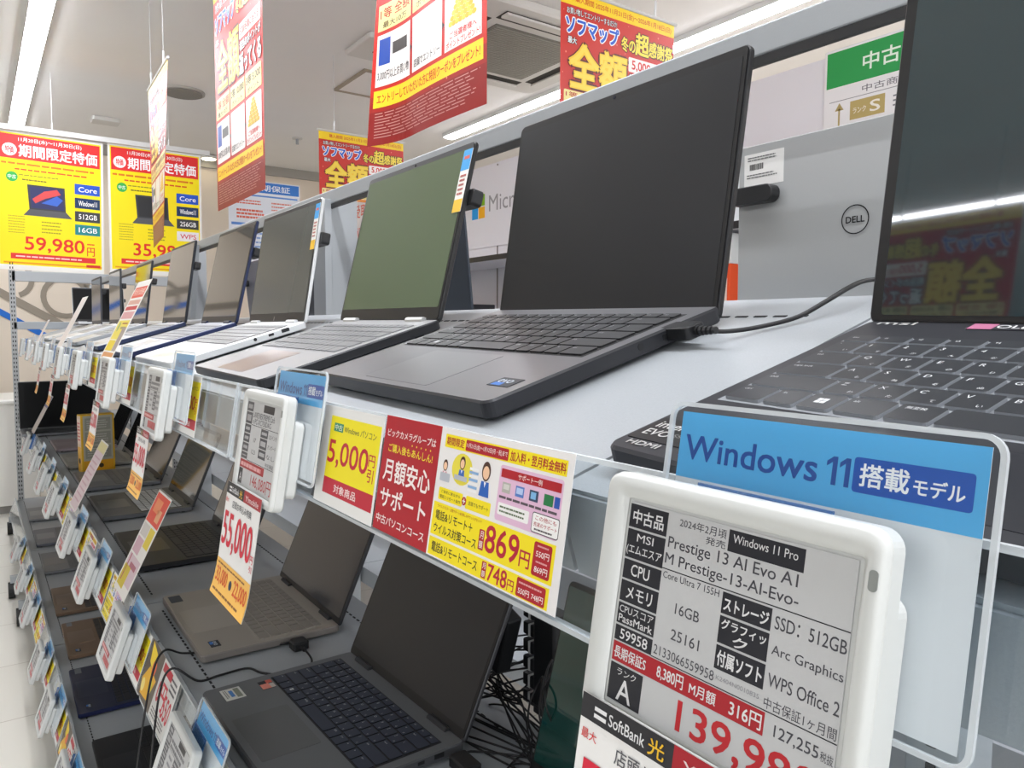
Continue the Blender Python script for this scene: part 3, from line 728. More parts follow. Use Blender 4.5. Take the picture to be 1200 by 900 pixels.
for k, y, l in ((1, 1.185, 'yellow 5,000 yen off sheet below the white laptop'), (1, 1.70, 'faded yellow discount sheet beside the slanted yellow card'), (1, 2.22, 'pale yellow discount sheet beyond the slanted yellow card'),
                (2, 1.415, 'yellow and red discount sheet on the middle shelf front before the beige laptop'), (2, 1.83, 'yellow discount sheet on the middle shelf front before the black laptop'), (2, .90, 'yellow discount sheet on the middle shelf front at the bottom edge'),
                (2, 2.22, 'yellow discount sheet on the middle shelf front beneath the pale slanted card'), (2, 2.68, 'yellow discount sheet on the middle shelf, first beyond the pale slanted card'), (2, 3.08, 'yellow discount sheet on the middle shelf, second beyond the pale slanted card'), (2, 3.55, 'yellow discount sheet on the middle shelf nearest the black end screen'),
                (3, 2.30, 'yellow discount sheet on the bottom shelf before the navy laptop'), (3, 2.66, 'yellow discount sheet on the bottom shelf before the nearer brown laptop'), (3, 3.17, 'yellow discount sheet on the bottom shelf before the farther brown laptop'), (3, 3.6, 'yellow discount sheet on the bottom shelf before the grey laptop'), (3, 4.08, 'yellow discount sheet on the bottom shelf nearest the far post')):
    sheet_copy(y5, k, y, .002, INN, l)
# red support sheet
s = Sheet(81, 84, 'b0202c', lift=.06).begin()
s.text('ビックカメラグループは', 5, 9.5, 76, 15, 'f7ece8', 2, bold=.02); s.text('ご購入後もあんしん!', 9, 20, 74, 26, 'f4e03c', 2, bold=.02)
s.text('月額安心', 6, 31, 75, 47, 'f7ece8', 2, bold=.03); s.text('サポート', 6, 52, 74, 66, 'f7ece8', 2, bold=.03); s.text('中古パソコンコース', 4, 72, 76, 78.5, 'f7ece8', 2, bold=.02)
for i in range(5): s.circ(44+i*6.5, 17.9, .7, 'f4e03c', 2, n=8)
sheet_on(1, .509, .000, INN, s, 'support_sheet', 'dark red monthly support sheet with white Japanese lettering', 'info sheet')
# yellow-white price plan sheet
s = Sheet(135, 84, 'edeae8', lift=.05).begin(); ox = 233
def r_(a, b, c, d, col, L=1): s.rect(a-ox, b, c-ox, d, col, L)
def t_(st, a, b, c, d, col, L=2, bold=.01): s.text(st, a-ox, b, c-ox, d, col, L, bold)
r_(239, 4, 363, 12.5, 'f7e11e'); t_('期間限定', 241, 5.6, 262, 10.8, 'b0202c', bold=.03); s.rr(264-ox, 5, 310-ox, 11.8, .8, 'b0202c', 2); t_('11月21日(金)～1月12日(月・祝)まで', 265, 6.6, 309, 10.2, 'f7ece8', 3); t_('加入料・翌月料金無料', 312, 5.4, 362, 11.2, 'b0202c', bold=.03)
s.rr(304-ox, 14.5, 362-ox, 46.5, 2, 'e3bcd6', 1); r_(305.5, 16.5, 360.5, 21.5, 'b0202c', 2); t_('サポート一例', 322, 17.4, 344, 20.6, 'f7ece8', 3)
for i, c in enumerate(('b9b6ae', '5a80c8', '3a4a66', '2c7a48')):
    r_(308+i*13, 24, 316+i*13, 30, c, 2)
r_(356, 24, 360.5, 30, '2c55b0', 2); r_(309.2, 25, 314.8, 28, 'd9d6d0', 3); r_(322, 25, 328, 28.4, 'b8ccf0', 3); r_(335.4, 25, 340, 28.8, '7fb6e0', 3)
s.lines(306-ox, 31, 361-ox, 34.5, 1, '5a5058', 2, .4); s.rr(306-ox, 36, 336-ox, 43, 1, 'f4f2f0', 2); s.lines(308-ox, 37, 334-ox, 42, 2, '5f7050', 3, .4)
s.rr(339-ox, 35, 362.5-ox, 46, 1.5, '50484c', 2); s.rr(339.5-ox, 35.5, 362-ox, 45.5, 1.2, 'f6f4f2', 2.5); t_('この他にも', 342, 36.5, 360, 39, 'b0202c', 3.5); t_('充実のサポート', 341, 40, 361, 42.4, 'b0202c', 3.5); s.lines(342-ox, 43, 360-ox, 45, 1, '50484c', 3.5)
# figures
def lady(cx, cy, k, c1):
    s.circ(cx, cy-2.2*k, 3.4*k, '4a2c20', 2, ry=4.4*k); s.circ(cx, cy-1.6*k, 2.5*k, 'f4c9a4', 3, ry=3*k)
    s.poly([(cx-4*k, cy+9*k), (cx-3*k, cy+2.4*k), (cx+3*k, cy+2.4*k), (cx+4*k, cy+9*k)], c1, 2.5); s.poly([(cx-.8*k, cy+2.6*k), (cx+.8*k, cy+2.6*k), (cx, cy+5*k)], 'ffffff', 3)
s.circ(263-ox, 24, 12, 'eadb4a', 1, ry=10); lady(263-ox, 22, .95, '3a68b8'); lady(243-ox, 26, .85, 'd8a0a8'); s.rr(238-ox, 29, 250-ox, 34.5, .8, 'b8bcc4', 3.2); r_(255, 28, 270, 31, 'b8bcc4', 3.2)
lady(290-ox, 24, 1.35, '2c62b8'); 
for i in range(7): r_(272, 21+i*2.2, 282, 22.6+i*2.2, '8ab0d8' if i % 2 else 'f2f2f2', 2)
s.rr(239-ox, 38.6, 268-ox, 46.6, 1, 'f7e11e', 1.5); s.rr(272-ox, 38.6, 299-ox, 46.6, 1, 'f7e11e', 1.5); s.circ(270-ox, 42.6, 2.6, 'b0202c', 3); r_(268.4, 42.2, 271.6, 43, 'ffffff', 4); r_(269.6, 41, 270.4, 44.2, 'ffffff', 4)
t_('ご自宅に居ながら', 242, 40, 265, 42, '3a3020'); t_('電話とリモート操作', 241, 43.2, 266, 45.4, '3a3020'); t_('店頭でもサポート', 275, 41.4, 297, 44, '3a3020')
r_(235, 48.6, 362, 69.8, 'f7e11e'); r_(235, 71.4, 361, 83, 'f7e11e')
t_('ウイルスバスター 全国サポート&お楽しみチケットがセット!', 240, 49.8, 292, 51.8, 'b0502c'); t_('電話&リモート＋', 239, 53.4, 283, 59.6, '2a261c', bold=.02); t_('ウイルス対策コース', 238.6, 61.8, 289, 68, '2a261c', bold=.02)
s.rr(291.2-ox, 55, 296.8-ox, 67, .6, 'b0202c', 2); t_('月', 292.2, 56, 295.8, 60.4, 'f7ece8', 3); t_('額', 292.2, 61.6, 295.8, 66, 'f7ece8', 3)
t_('869', 298, 51, 331, 66.5, 'b8203a', bold=.02); t_('円', 332.4, 57.6, 341.6, 66.4, 'b8203a', bold=.03)
s.rr(344-ox, 50, 359.5-ox, 68, 1.5, 'b0202c', 2); t_('550円', 346.4, 54.4, 357.6, 58, 'f7ece8', 3); t_('869円', 346.4, 62.6, 357.6, 66.2, 'f7ece8', 3); s.lines(347-ox, 51, 357-ox, 53, 1, 'e0a0a0', 3); s.lines(347-ox, 59.4, 357-ox, 61.4, 1, 'e0a0a0', 3)
t_('電話&リモートコース', 239, 73.8, 293, 80.2, '2a261c', bold=.02)
s.rr(298-ox, 72.4, 302.8-ox, 82, .6, 'b0202c', 2); t_('月', 298.8, 73.2, 302, 76.6, 'f7ece8', 3); t_('額', 298.8, 77.6, 302, 81.2, 'f7ece8', 3)
t_('748', 304.5, 72.4, 323.5, 82, 'b8203a', bold=.02); t_('円', 324.5, 76, 330.6, 82, 'b8203a', bold=.02)
s.rr(333-ox, 72.2, 358.5-ox, 82.4, 1.2, 'b0202c', 2); t_('550円', 335, 77.4, 345, 80.8, 'f7ece8', 3); t_('748円', 347, 77.4, 357, 80.8, 'f7ece8', 3); s.lines(335-ox, 73.6, 356-ox, 75.8, 1, 'e0a0a0', 3)
plan = sheet_on(1, .427, .000, INN+.0003, s, 'plan_sheet', 'white and yellow support plan sheet with 869 and 748 yen prices', 'info sheet', 'support plan sheets in the label holders')
for k, y, l in ((2, 1.70, 'support plan sheet in the middle shelf holder before the slanted red-topped card'), (2, 2.1, 'support plan sheet in the middle shelf holder below the pale slanted card'), (2, 2.55, 'support plan sheet in the middle shelf holder beyond the pale slanted card'),
                (3, 3.05, 'support plan sheet in the bottom shelf holder between the brown laptops'), (3, 3.46, 'support plan sheet in the bottom shelf holder by the grey laptops')):
    sheet_copy(plan, k, y, .0, INN, l)

# hanging yen papers under the tags
def yen_paper(y, k, lab, big_=None, soft=False, curlx=True):
    s = Sheet(96, 98, 'f0efec', lift=.22, gloss=.4)
    def bend(x, y_, z): 
        q = max(0., (-y_-70)/28); return (x, y_, z + q*q*3)
    s.bend = bend; s.step = 8; s.begin()
    s.rect(0, 0, 50, 10, '2a2a2e'); s.rect(50, 0, 96, 10, 'a8202c')
    s.rect(8, 3.2, 15, 4.8, 'e8e8e8', 2); s.rect(8, 6, 15, 7.6, 'e8e8e8', 2); s.text('SoftBank', 16.5, 3, 36, 7.6, 'e8e8e8', 2); s.text('光', 38, 2.2, 46, 8.6, 'f0c030', 2, bold=.02); s.text('Y!mobile', 55, 3.4, 90, 8, 'f0dcdc', 2)
    s.text('店頭お申込み特典', 22, 13.5, 76, 20, '55555a', 2, bold=.01); s.text('最大', 2, 13.5, 11, 17.5, 'd83030', 2, bold=.01)
    s.text('55,000', 4, 25, 86, 58, 'd8203c', 2, bold=.02); s.text('円', 87, 46, 94, 52, 'd8203c', 2, bold=.02); s.text('引', 87, 54, 94, 59, 'd8203c', 2)
    s.rect(0, 67, 96, 98, 'f6bf5c', 1); s.text('33,000', 5, 74, 38, 88, 'd85020', 2, bold=.02); s.circ(48, 81, 4, '2a3550', 2); s.text('22,000', 57, 74, 92, 88, 'd85020', 2, bold=.02)
    s.lines(5, 69, 90, 72, 1, '8a5a30', 2); s.lines(5, 91, 90, 95, 1, '8a5a30', 2)
    return s
t55 = sheet_on(1, .757, .0925, .0365, yen_paper(0, 1, ''), 'yen_paper', 'white paper reading 55,000 hanging below the 146,080 price tag', 'price paper', 'yen rebate papers hanging below price tags')
t55.matrix_world = railM(1, .766, .0935, .0365) @ Matrix.Diagonal((.95, .95, .95, 1)) 
def yc(k, y, lab, tt=.0935):
    c = t55.copy(); COL.objects.link(c); c.matrix_world = railM(k, y, tt, .0365) @ Matrix.Scale(RAILS[k][3], 4); c['label'] = lab
yc(1, .229, 'rebate paper with a black and red head below the large foreground price tag', .0925)
yc(1, 1.277, 'rebate paper hanging below the price tag of the white laptop')
yc(1, 1.802, 'rebate paper hanging below the tag of the slanted yellow card')
for y, l in ((2.37, 'thin-looking rebate paper hanging before the black end screen, nearest of three'), (2.86, 'thin-looking rebate paper hanging before the black end screen, middle of three'), (3.42, 'thin-looking rebate paper hanging before the black end screen, farthest of three')): yc(1, y, l)

# tall slanted-looking cards rising from the rails
def tall_card(kind, w, h=200):
    s = Sheet(w, h, 'efece6', lift=.08).begin(); q = w/112; s0 = s
    def R(a, b, c, d, col, L=1): s.rect(a*q, b, c*q, d, col, L)
    if kind == 0:
        R(8, 16, 104, 44, 'd9503c'); s.text('特別価格', 14*q, 20, 98*q, 38, 'f7d8c8', 2, bold=.02); R(8, 50, 104, 62, 'd8a898'); R(8, 66, 104, 76, 'c23a3a'); R(8, 80, 104, 98, 'd8a0a0')
        R(8, 102, 104, 150, 'ecd95c'); s.circ(30*q, 118, 12, '9ab06a', 2); R(50, 108, 96, 112, 'b0783c', 2); R(50, 118, 96, 124, 'a89868', 2)
        R(8, 152, 70, 178, 'ecd030'); R(72, 120, 104, 178, 'a89a94', 2); R(8, 182, 104, 196, 'd89a60')
    elif kind == 1:
        R(4, 4, 108, 62, 'e8503c'); R(20, 14, 70, 40, 'f49060', 2); R(60, 30, 90, 54, 'f0b080', 2); R(8, 66, 60, 90, 'd8d2cc'); R(64, 66, 104, 104, 'e8d040'); R(8, 94, 60, 124, 'd8b0bc')
        R(20, 128, 26, 180, 'b84058', 2); R(8, 128, 104, 180, 'dcc4cc'); R(8, 150, 60, 190, 'd8c030', 2); R(40, 140, 90, 150, 'b06878', 3)
    elif kind == 2:
        R(4, 4, 108, 30, 'e6dca0'); R(4, 30, 108, 196, 'e4cfd4'); s.lines(14*q, 40, 98*q, 180, 9, 'd0a8b4', 2, .3)
    else:
        R(4, 4, 108, 60, '8a86b0' if kind == 3 else 'e8e0d8'); R(4, 60, 108, 196, 'e6dcd4')
    return s
TCG = 'tall cards standing up from the label holders'
def tcard(k, y, h, w, kind, lab, lean=26.):
    # y: far edge at the foot; the card leans back over the shelf
    x0, z0, a, sc = RAILS[k]; a = radians(lean); sc = sc
    tv = Vector((-sin(a), 0, -cos(a))); nv = Vector((-cos(a), 0, sin(a)))
    o = V(x0, y*sc, z0)+nv*.010*sc+tv*(.012-h)*sc
    sh = tall_card(kind, w*1000, h*1000) if kind < 3 else tall_card(kind, w*1000, h*1000)
    tag(sh.build('tall_card', None, frameM(o, Vector((0, -1, 0)), -tv, nv) @ Matrix.Scale(sc, 4)), lab, 'info card', TCG)
tcard(1, 1.99, .20, .172, 0, 'tall leaning yellow card with red top before the navy laptops')
tcard(2, 1.63, .20, .118, 1, 'tall card with red top rising from the middle shelf before the black laptop')
tcard(2, 2.47, .20, .140, 2, 'tall pale pink card rising from the middle shelf beside the yellow box')
tcard(2, 4.28, .20, .16, 3, 'thin pale card standing before the black end screen on the middle shelf')
tcard(1, 3.12, .20, .16, 4, 'pale cream card standing at the far end of the top shelf, nearer of two')
tcard(1, 4.2, .12, .12, 4, 'pale cream card standing at the far end of the top shelf, farther of two')

# colourful flyer in the middle rail by the cables
s = Sheet(190, 84, 'd9d8d4', lift=.06).begin()
s.rect(0, 0, 90, 84, '60564c'); s.poly([(8, 2), (48, 10), (60, 40), (20, 30)], 'f4d42c', 2); s.poly([(5, 60), (30, 34), (80, 40), (60, 76), (16, 80)], 'e8b020', 2); s.circ(20, 66, 10, 'f4e080', 3); s.circ(52, 30, 12, 'e86a3c', 3); s.circ(60, 56, 10, 'd8c830', 3)
s.text('0円', 100, 26, 146, 60, 'c8283c', 2, bold=.03); s.text('550', 146, 34, 184, 64, 'c8283c', 2, bold=.02); s.rect(96, 4, 150, 16, 'b82838', 2); s.lines(98, 66, 184, 80, 3, '6a6668', 2); s.lines(150, 6, 186, 28, 3, '55555a', 2)
fl = sheet_on(2, 1.29, .0, INN, s, 'campaign_flyer', 'flyer with yellow art and red 0 yen figure in the middle shelf holder', 'flyer', 'flyers in the label holders')
sheet_copy(fl, 3, 2.16, 0, INN, 'flyer with yellow and red print in the bottom shelf holder')

# ------------------------------------------------------------------ laptops
ROWS = [[1]*15, [1]*13+[2], [1.5]+[1]*12+[1.5], [1.75]+[1]*11+[2.25], [2.25]+[1]*10+[2.75], [1.25, 1, 1, 1.25, 1.1, 3.9, 1, 1, 1, 1, 1.5]]
LEG = [['esc']+['f%d' % i for i in range(1, 13)]+['prt', 'del'], list('`1234567890-=')+['back'], ['tab']+list('QWERTYUIOP[]')+['\\'], ['caps lock']+list("ASDFGHJKL;'")+['enter'], ['shift']+list('ZXCVBNM,./')+['shift'], ['ctrl', 'fn', 'WIN', 'alt', '無変換', '', '変換', 'カナ', 'alt', 'fn', 'ctrl']]
def laptop(M, W, D, la, LH, lab, cat='laptop', group=None, deck='3a3b3f', lid='3a3b3f', key='2a2b2e', keyside=None, legend=0, screen='111315', srough=.3, sspec=.5,
           th=.0115, bez=.007, bezb=.018, touch=None, touchx=0, liddrop=0., stick=(), sensor=True, edge=None, logo=None, keyh=.0012, kw=None, kfront=.105, ktop=.012, deckrough=.4, deckmetal=.35, name='laptop', hinge=True, ports=False, edgestrip=False, coat=0.):
    t = empty(name, M, label=lab, cat=cat, group=group)
    md = mat('deck_'+deck, deck, deckrough, metal=deckmetal, speck=.03, scale=1500); ml = mat('lid_'+lid, lid, .38, metal=.3, speck=.03, scale=1200)
    me = mat('edge_'+edge, edge, .4, metal=.3) if edge else md
    z0, z1 = .0035, .0035+th
    mb = MB(); mb.rbox(-W/2, 0, z0, W/2, D, z1, .008, md, ch=.0015, mside=me)
    # ports on the right side
    if ports:
        mb.cyl((W/2-.001, D*.60, z0+.007), (W/2+.0003, D*.60, z0+.007), .0028, m_black, 12)
        mb.box(W/2-.001, D*.80, z0+.0045, W/2+.0003, D*.86, z0+.0105, m_black); mb.box(W/2-.001, D*.70, z0+.005, W/2+.0003, D*.74, z0+.009, m_black)
    mb.build('base', t)
    fb = MB()
    for sx in (-1, 1):
        for yy in (.02, D-.025): fb.box(sx*(W/2-.03)-.02, yy-.004, 0, sx*(W/2-.03)+.02, yy+.004, z0+.0005, m_black)
    fb.build('rubber_feet', t)
    kw = kw or W-.030; u = kw/15; kd = .0185
    ytop = D-ktop-.014
    kb = MB(); mk = mat('key_'+key, key, .42, spec=.45); ms = mat('keyside_'+(keyside or key), keyside or key, .5)
    tot = 5.65*kd; kb.box(-kw/2-.002, ytop-tot-.001, z1-.0004, kw/2+.002, ytop+.001, z1+.00015, ms if keyside else mat('well_'+deck, deck, .7))
    y = ytop; mleg = ink('d6d8da')
    for ri, row in enumerate(ROWS):
        hh = kd*.65 if ri == 0 else kd; x = -kw/2
        for ci, w in enumerate(row):
            g = .0011; a, b, c, d = x+g, y-hh+g, x+w*u-g, y-g
            kb.rbox(a, b, z1, c, d, z1+keyh, .0014, mk, ch=0, seg=2, mside=ms)
            if legend and ri < len(LEG):
                st = LEG[ri][ci]
                if st == 'WIN':
                    for i in (0, 1):
                        for j in (0, 1): kb.box(a+.005+i*.0028, b+.006+j*.0028, z1+keyh, a+.0074+i*.0028, b+.0084+j*.0028, z1+keyh+.0001, mleg)
                elif st:
                    lg = legend
                    vs, fs, g0, g1, h0, h1 = glyphs(st, 0.)
                    gh = .0034 if len(st) == 1 else .0022; sc = gh/.7 * (1 if len(st) == 1 else .95)
                    if (g1-g0)*sc > (c-a)*.8: sc = (c-a)*.8/(g1-g0)
                    ax = a+.0026; ay = d-.0026-gh
                    kb.add([(ax+(p[0]-g0)*sc, ay+p[1]*sc, z1+keyh+.00008) for p in vs], fs, mleg)
                    if len(st) == 1 and ri > 0 and legend > 1:
                        vs, fs, g0, g1, h0, h1 = glyphs('ぬふあうえおやゆよわたていすかんなにらせちとしはきくまのりれけつさそひこみもねる'[(ri*12+ci) % 40], 0.)
                        sc = .0030; kb.add([(c-.0052+(p[0]-g0)*sc, b+.0022+p[1]*sc, z1+keyh+.00008) for p in vs], fs, mleg)
            x += w*u
        y -= hh
    kb.build('keyboard', t)
    tw, td = .115 if W > .3 else .105, min(.072, D-ktop-.014-tot-.018)
    ty = max(.006, (ytop-tot-td)/2)
    tcol = touch or deck
    tb = MB().rbox(touchx-tw/2, ty, z1-.0003, touchx+tw/2, ty+td, z1+.0002, .003, mat('touch_'+tcol, tcol, .28, metal=deckmetal*.6))
    tb.build('touchpad', t)
    # lid
    ld = Vector((0, -cos(la), sin(la))); ln = Vector((0, -sin(la), -cos(la)))
    LM = frameM(Vector((0, D-.004, z1-.002))-ld*liddrop, (1, 0, 0), ld, ln)
    L = empty('lid', None); L.parent = t; L.matrix_local = LM
    lo = MB().rbox(-W/2, 0, -.0055, W/2, LH, 0, .007, ml, ch=.001); o = lo.build('lid_shell', t, LM)
    bpy.data.objects.remove(L)
    lid_o = o; lid_o.name = 'lid'
    bz = MB(); mz = mat('bezel_black', '131416', .35)
    bz.rbox(-W/2+.002, .003, -.0002, W/2-.002, LH-.002, .0008, .005, mz); bz.build('bezel', lid_o)
    sc_ = mat('screen_%s_%d' % (screen, srough*100), screen, srough, spec=sspec, coat=coat)
    MB().rbox(-W/2+bez, bezb, .0007, W/2-bez, LH-bez*1.4, .0011, .002, sc_).build('screen', lid_o)
    MB().cyl((0, LH-.0045, .0008), (0, LH-.0045, .0013), .0018, mat('lens', '2a2c38', .1), 10).build('webcam', lid_o)
    if hinge:
        for sx in (-1, 1): MB().cyl((sx*W*.33-.022, D-.006, z1), (sx*W*.33+.022, D-.006, z1), .0045, ml if hinge is True else mat('hinge_silver', 'c9cac8', .35, metal=.5), 10).build('hinge', t)
    if sensor:
        MB().rbox(W/2-.040, LH-.078, -.020, W/2+.010, LH-.058, -.0055, .005, m_black, ch=.001).build('security_sensor', lid_o)
    if edgestrip:
        s = Sheet(20, 78, 'f1efe8').begin(); s.rect(0, 0, 20, 26, '3aa0e0'); s.rect(0, 62, 20, 78, 'f0c030'); s.lines(3, 30, 17, 58, 5, 'b05a50', 2, .5); s.rect(4, 8, 16, 12, 'd86050', 2)
        s.build('screen_sticker', lid_o, Matrix.Translation((W/2-.020, LH-.010, .0018)))
    for nm, sh, x, y_ in stick:
        sh.build(nm, t, Matrix.Translation((x, y_, z1+.0004)))
    if logo: logo(lid_o, W, LH)
    return t
def intel_sticker():
    s = Sheet(25, 15, '23272f').begin(); s.rect(3, 9, 14, 14, '2d70c0'); s.text('evo', 4, 4, 20, 9.5, 'c6d0da', 3); return s
def evo_dark():
    s = Sheet(34, 24, '1b1b1d').begin(); s.text('intel', 4, 3.5, 20, 10.5, 'c8c8c6', 2); s.text('EVO', 4, 13, 20, 19, 'c8c8c6', 2); s.text('SSD', 22, 14, 31, 17, '8a8a88', 2); return s
def plain_txt(st, w, h, c='b8b8b6'):
    s = Sheet(w, h, None); s.text(st, 0, 0, w, h, c, 1, bold=.03); return s
def purple_st():
    s = Sheet(24, 22, '2438a0').begin(); s.rect(0, 12, 24, 22, '7040b8'); s.text('intel', 3, 4, 20, 10, 'e8e8f8', 2); return s
def oled():
    s = Sheet(70, 9, '2a2a30').begin(); s.rect(0, 0, 12, 9, 'b87090'); s.rect(44, 0, 56, 9, '5f60c8'); s.rect(56, 0, 70, 9, '9058a8'); s.text('OLED 2.8K', 13, 2, 54, 7, 'e8e8e8', 2, bold=.02); return s
def colour_st():
    s = Sheet(26, 18, '2b2b30').begin(); s.rect(0, 0, 10, 8, 'd86050'); s.rect(10, 6, 26, 18, 'e89080'); s.rect(12, 0, 26, 6, 'c8c0b8'); return s
def label_st():
    s = Sheet(34, 26, 'dcdcd6').begin(); s.rect(3, 3, 31, 10, '8a8e80'); s.rect(7, 12, 27, 17, '4a80c0'); s.lines(4, 19, 30, 24, 2, '70706c', 2); return s
def m_logo(kind):
    def f(l, W, LH):
        if kind == 'dell':
            mr = mat('logo_chrome', '4a4a4c', .2, metal=.6); mb = MB(); n = 40; R1, R2 = .0155, .0142
            vs = []; fs = []
            for i in range(n):
                a = 2*pi*i/n
                for R in (R1, R2): vs.append((R*cos(a), LH/2+R*sin(a), -.0062))
            for i in range(n):
                j = (i+1) % n; fs.append((2*i, 2*i+1, 2*j+1, 2*j))
            mb.add(vs, fs, mr)
            g, fcs, a, b, c, d = glyphs('DELL', .02); sc = .021/(b-a)
            mb.add([(-(p[0]-(a+b)/2)*sc, LH/2+(p[1]-(c+d)/2)*sc, -.0062) for p in g], fcs, mr)
            mb.build('logo', l)
            s = Sheet(54, 38, 'eceae6').begin(); s.lines(5, 3, 45, 9, 2, '707070', 2); 
            x = 8
            while x < 26: w = random.choice((.4, .8, 1.1)); s.rect(x, 12, x+w, 19, '333333', 2); x += w+random.choice((.4, .7))
            s.lines(4, 23, 46, 29, 2, '606060', 2, .4)
            s.build('price_label', l, frameM((W/2-.008, LH-.010, -.0058), (-1, 0, 0), (0, 1, 0), (0, 0, -1)))
        elif kind == 'msi':
            g, fcs, a, b, c, d = glyphs('msi', .06); sc = .02/(b-a); mb = MB()
            mb.add([((p[0]-(a+b)/2)*sc, .006+p[1]*sc*.6, .0016) for p in g], fcs, ink('a8a8a8')); mb.build('logo', l)
        elif kind == 'hp':
            g, fcs, a, b, c, d = glyphs('//', .02); sc = .006/(b-a); mb = MB()
            mb.add([((p[0]-(a+b)/2)*sc, .005+p[1]*sc, .0016) for p in g], fcs, ink('c8c8c8')); mb.build('logo', l)
    return f
LG = 'open laptops standing along the top shelf'; LG2 = 'open laptops on the middle shelf'; LG3 = 'open laptops on the bottom shelf'
laptop(shelfM(1, -.0255, .108, -.09), .299, .205, radians(112.0), .205, 'near black laptop at right with glossy screen and lettered grey keys', group=LG, deck='34353a', lid='26272b', key='303236', keyside='8f9398', legend=2,
       screen='0c2c34', srough=.03, sspec=.9, bez=.008, bezb=.006, keyh=.0018, kfront=.1, kw=.276, ktop=.020, deckrough=.45, coat=.6, sensor=False, hinge=False, th=.011,
       stick=(('evo_sticker', evo_dark(), -.1455, .036), ('intel_sticker', purple_st(), -.106, .028), ('port_lettering', plain_txt('HDMI', 20, 4), -.140, .010), ('display_sticker', oled(), -.088, .200), ('maker_lettering', plain_txt('msi', 22, 5), -.140, .200)))
laptop(shelfM(1, .0157, .5418, -.038), .312, .221, radians(114.5), .214,  'big dark grey laptop with matt black screen in the centre', group=LG, deck='77777a', lid='1d1e21', key='3a3b3d', keyside='161618', keyh=.0015, legend=1, screen='1c1e22', srough=.33, liddrop=.009, hinge=False, bez=.006, bezb=.01, th=.0125, edge='2e2f33',
       ports=True, stick=(('evo_sticker', intel_sticker(), .118, .040),), deckrough=.33, sensor=False, logo=None)
laptop(shelfM(1, -.010, .928, -.024), .308, .222, radians(120.3), .2215, 'silver laptop with greenish reflection tinted into its glossy screen, and stickered corner', group=LG, deck='9a9a9b', lid='2a2a2a', key='7a7b7c', touch='8f8078', screen='5a684e', srough=.16, bez=.006, bezb=.018, edge='26272a', hinge='s', edgestrip=True, ports=True)  # screen base colour carries the greenish reflection
laptop(shelfM(1, -.010, 1.372, -.006), .312, .222, radians(116.3), .212, 'white-silver laptop with dark grey screen, third from the camera', group=LG, deck='e2e4e4', lid='d5d7d7', key='9a9b9b', keyside='8a8b8b', screen='4e524e', srough=.18, bez=.006, bezb=.018, edge='d2d4d4', edgestrip=True, ports=True, logo=m_logo('hp'))
laptop(shelfM(1, -.004, 1.792, -.015), .312, .222, radians(119.6), .2245, 'navy-edged laptop whose screen mirrors yellow and green', group=LG, deck='a9adb4', lid='1c2748', key='8f9298', screen='17191b', srough=.05, sspec=.9, bez=.006, bezb=.016, edge='1d2a52', coat=.5)
laptop(shelfM(1, .008, 2.314, -.011), .312, .222, radians(115.2), .225, 'laptop whose screen mirrors a yellow poster above a beige wall', group=LG, deck='9fa3a9', lid='20242c', key='868a90', screen='17191b', srough=.05, sspec=.9, bez=.005, bezb=.016, edge='24304f', coat=.5)
laptop(shelfM(1, .012, 2.86, -.01), .300, .215, radians(114), .21, 'dark-lidded laptop behind the slanted yellow card', group=LG, deck='9fa3a6', lid='262a33', key='8a8d90', screen='17191b', srough=.06, sspec=.9, coat=.4)
laptop(shelfM(1, .012, 3.42, -.01), .312, .222, radians(108), .215, 'thin silver laptop near the far end of the top shelf', group=LG, deck='c9cbcc', lid='3a3d42', key='9a9c9e', screen='17191b', srough=.06, sspec=.9, coat=.4)
laptop(shelfM(1, .012, 3.98, 0), .312, .222, radians(108), .215, 'pale laptop at the far end of the top shelf, partly behind cards', group=LG, deck='d0d0ce', lid='4a4c50', key='aaaaaa', screen='17191b', srough=.1)
laptop(frameM(V(.585, 4.62, Z1+.08), (1, 0, 0), (0, 1, 0), (0, 0, 1)) , .26, .222, radians(100), .20, 'black-screened laptop facing along the aisle at the far end of the top shelf', group=LG, deck='c8c9ca', lid='c9cacb', key='909294', screen='050506', srough=.5, sspec=.2)

# middle shelf
laptop(shelfM(2, .011, .895, .027), .318, .222, radians(114.2), .215, 'large charcoal laptop with blue-black keys at bottom centre', group=LG2, deck='74777a', lid='3a3b3e', key='333a4a', keyside='191b20', legend=2, screen='26272a', srough=.3, bez=.006, bezb=.014, touch='66686a', edge='55575a', ports=True, th=.0125, kw=.285,
       stick=(('cpu_sticker', colour_st(), -.140, .088), ('spec_label', label_st(), -.145, .034+.012)), sensor=False)
laptop(shelfM(2, .036, 1.328, -.0117), .312, .222, radians(113), .215, 'beige-grey laptop with dark screen on the middle shelf', group=LG2, deck='a8a197', lid='2b2c30', key='8c867e', screen='1c1e26', srough=.15, sspec=.7, bez=.005, bezb=.012, edge='8a847e', stick=(('evo_sticker', intel_sticker(), .105, .036), ('spec_label', Sheet(36, 20, '3a4048').begin(), -.145, .028)), sensor=False)
laptop(shelfM(2, .030, 1.86, -.0), .325, .232, radians(112), .215, 'black laptop with textured keys on the middle shelf behind the red-topped card', group=LG2, deck='2b2d2f', lid='2a2b2d', key='1f2123', screen='1c1e20', srough=.08, sspec=.9, coat=.5, sensor=False)
laptop(shelfM(2, .030, 2.36, -.0), .312, .225, radians(112), .215, 'dark grey laptop with pale silver keys on the middle shelf', group=LG2, deck='66686a', lid='37393b', key='d6d8d9', keyside='4a4c4e', screen='1c1e20', srough=.08, sspec=.9, coat=.5, sensor=False)
laptop(shelfM(2, .030, 2.80, -.0), .312, .225, radians(113), .21, 'plain grey laptop behind the pale slanted card on the middle shelf', group=LG2, deck='75777a', lid='37393b', key='606264', screen='121314', srough=.1, sensor=False)
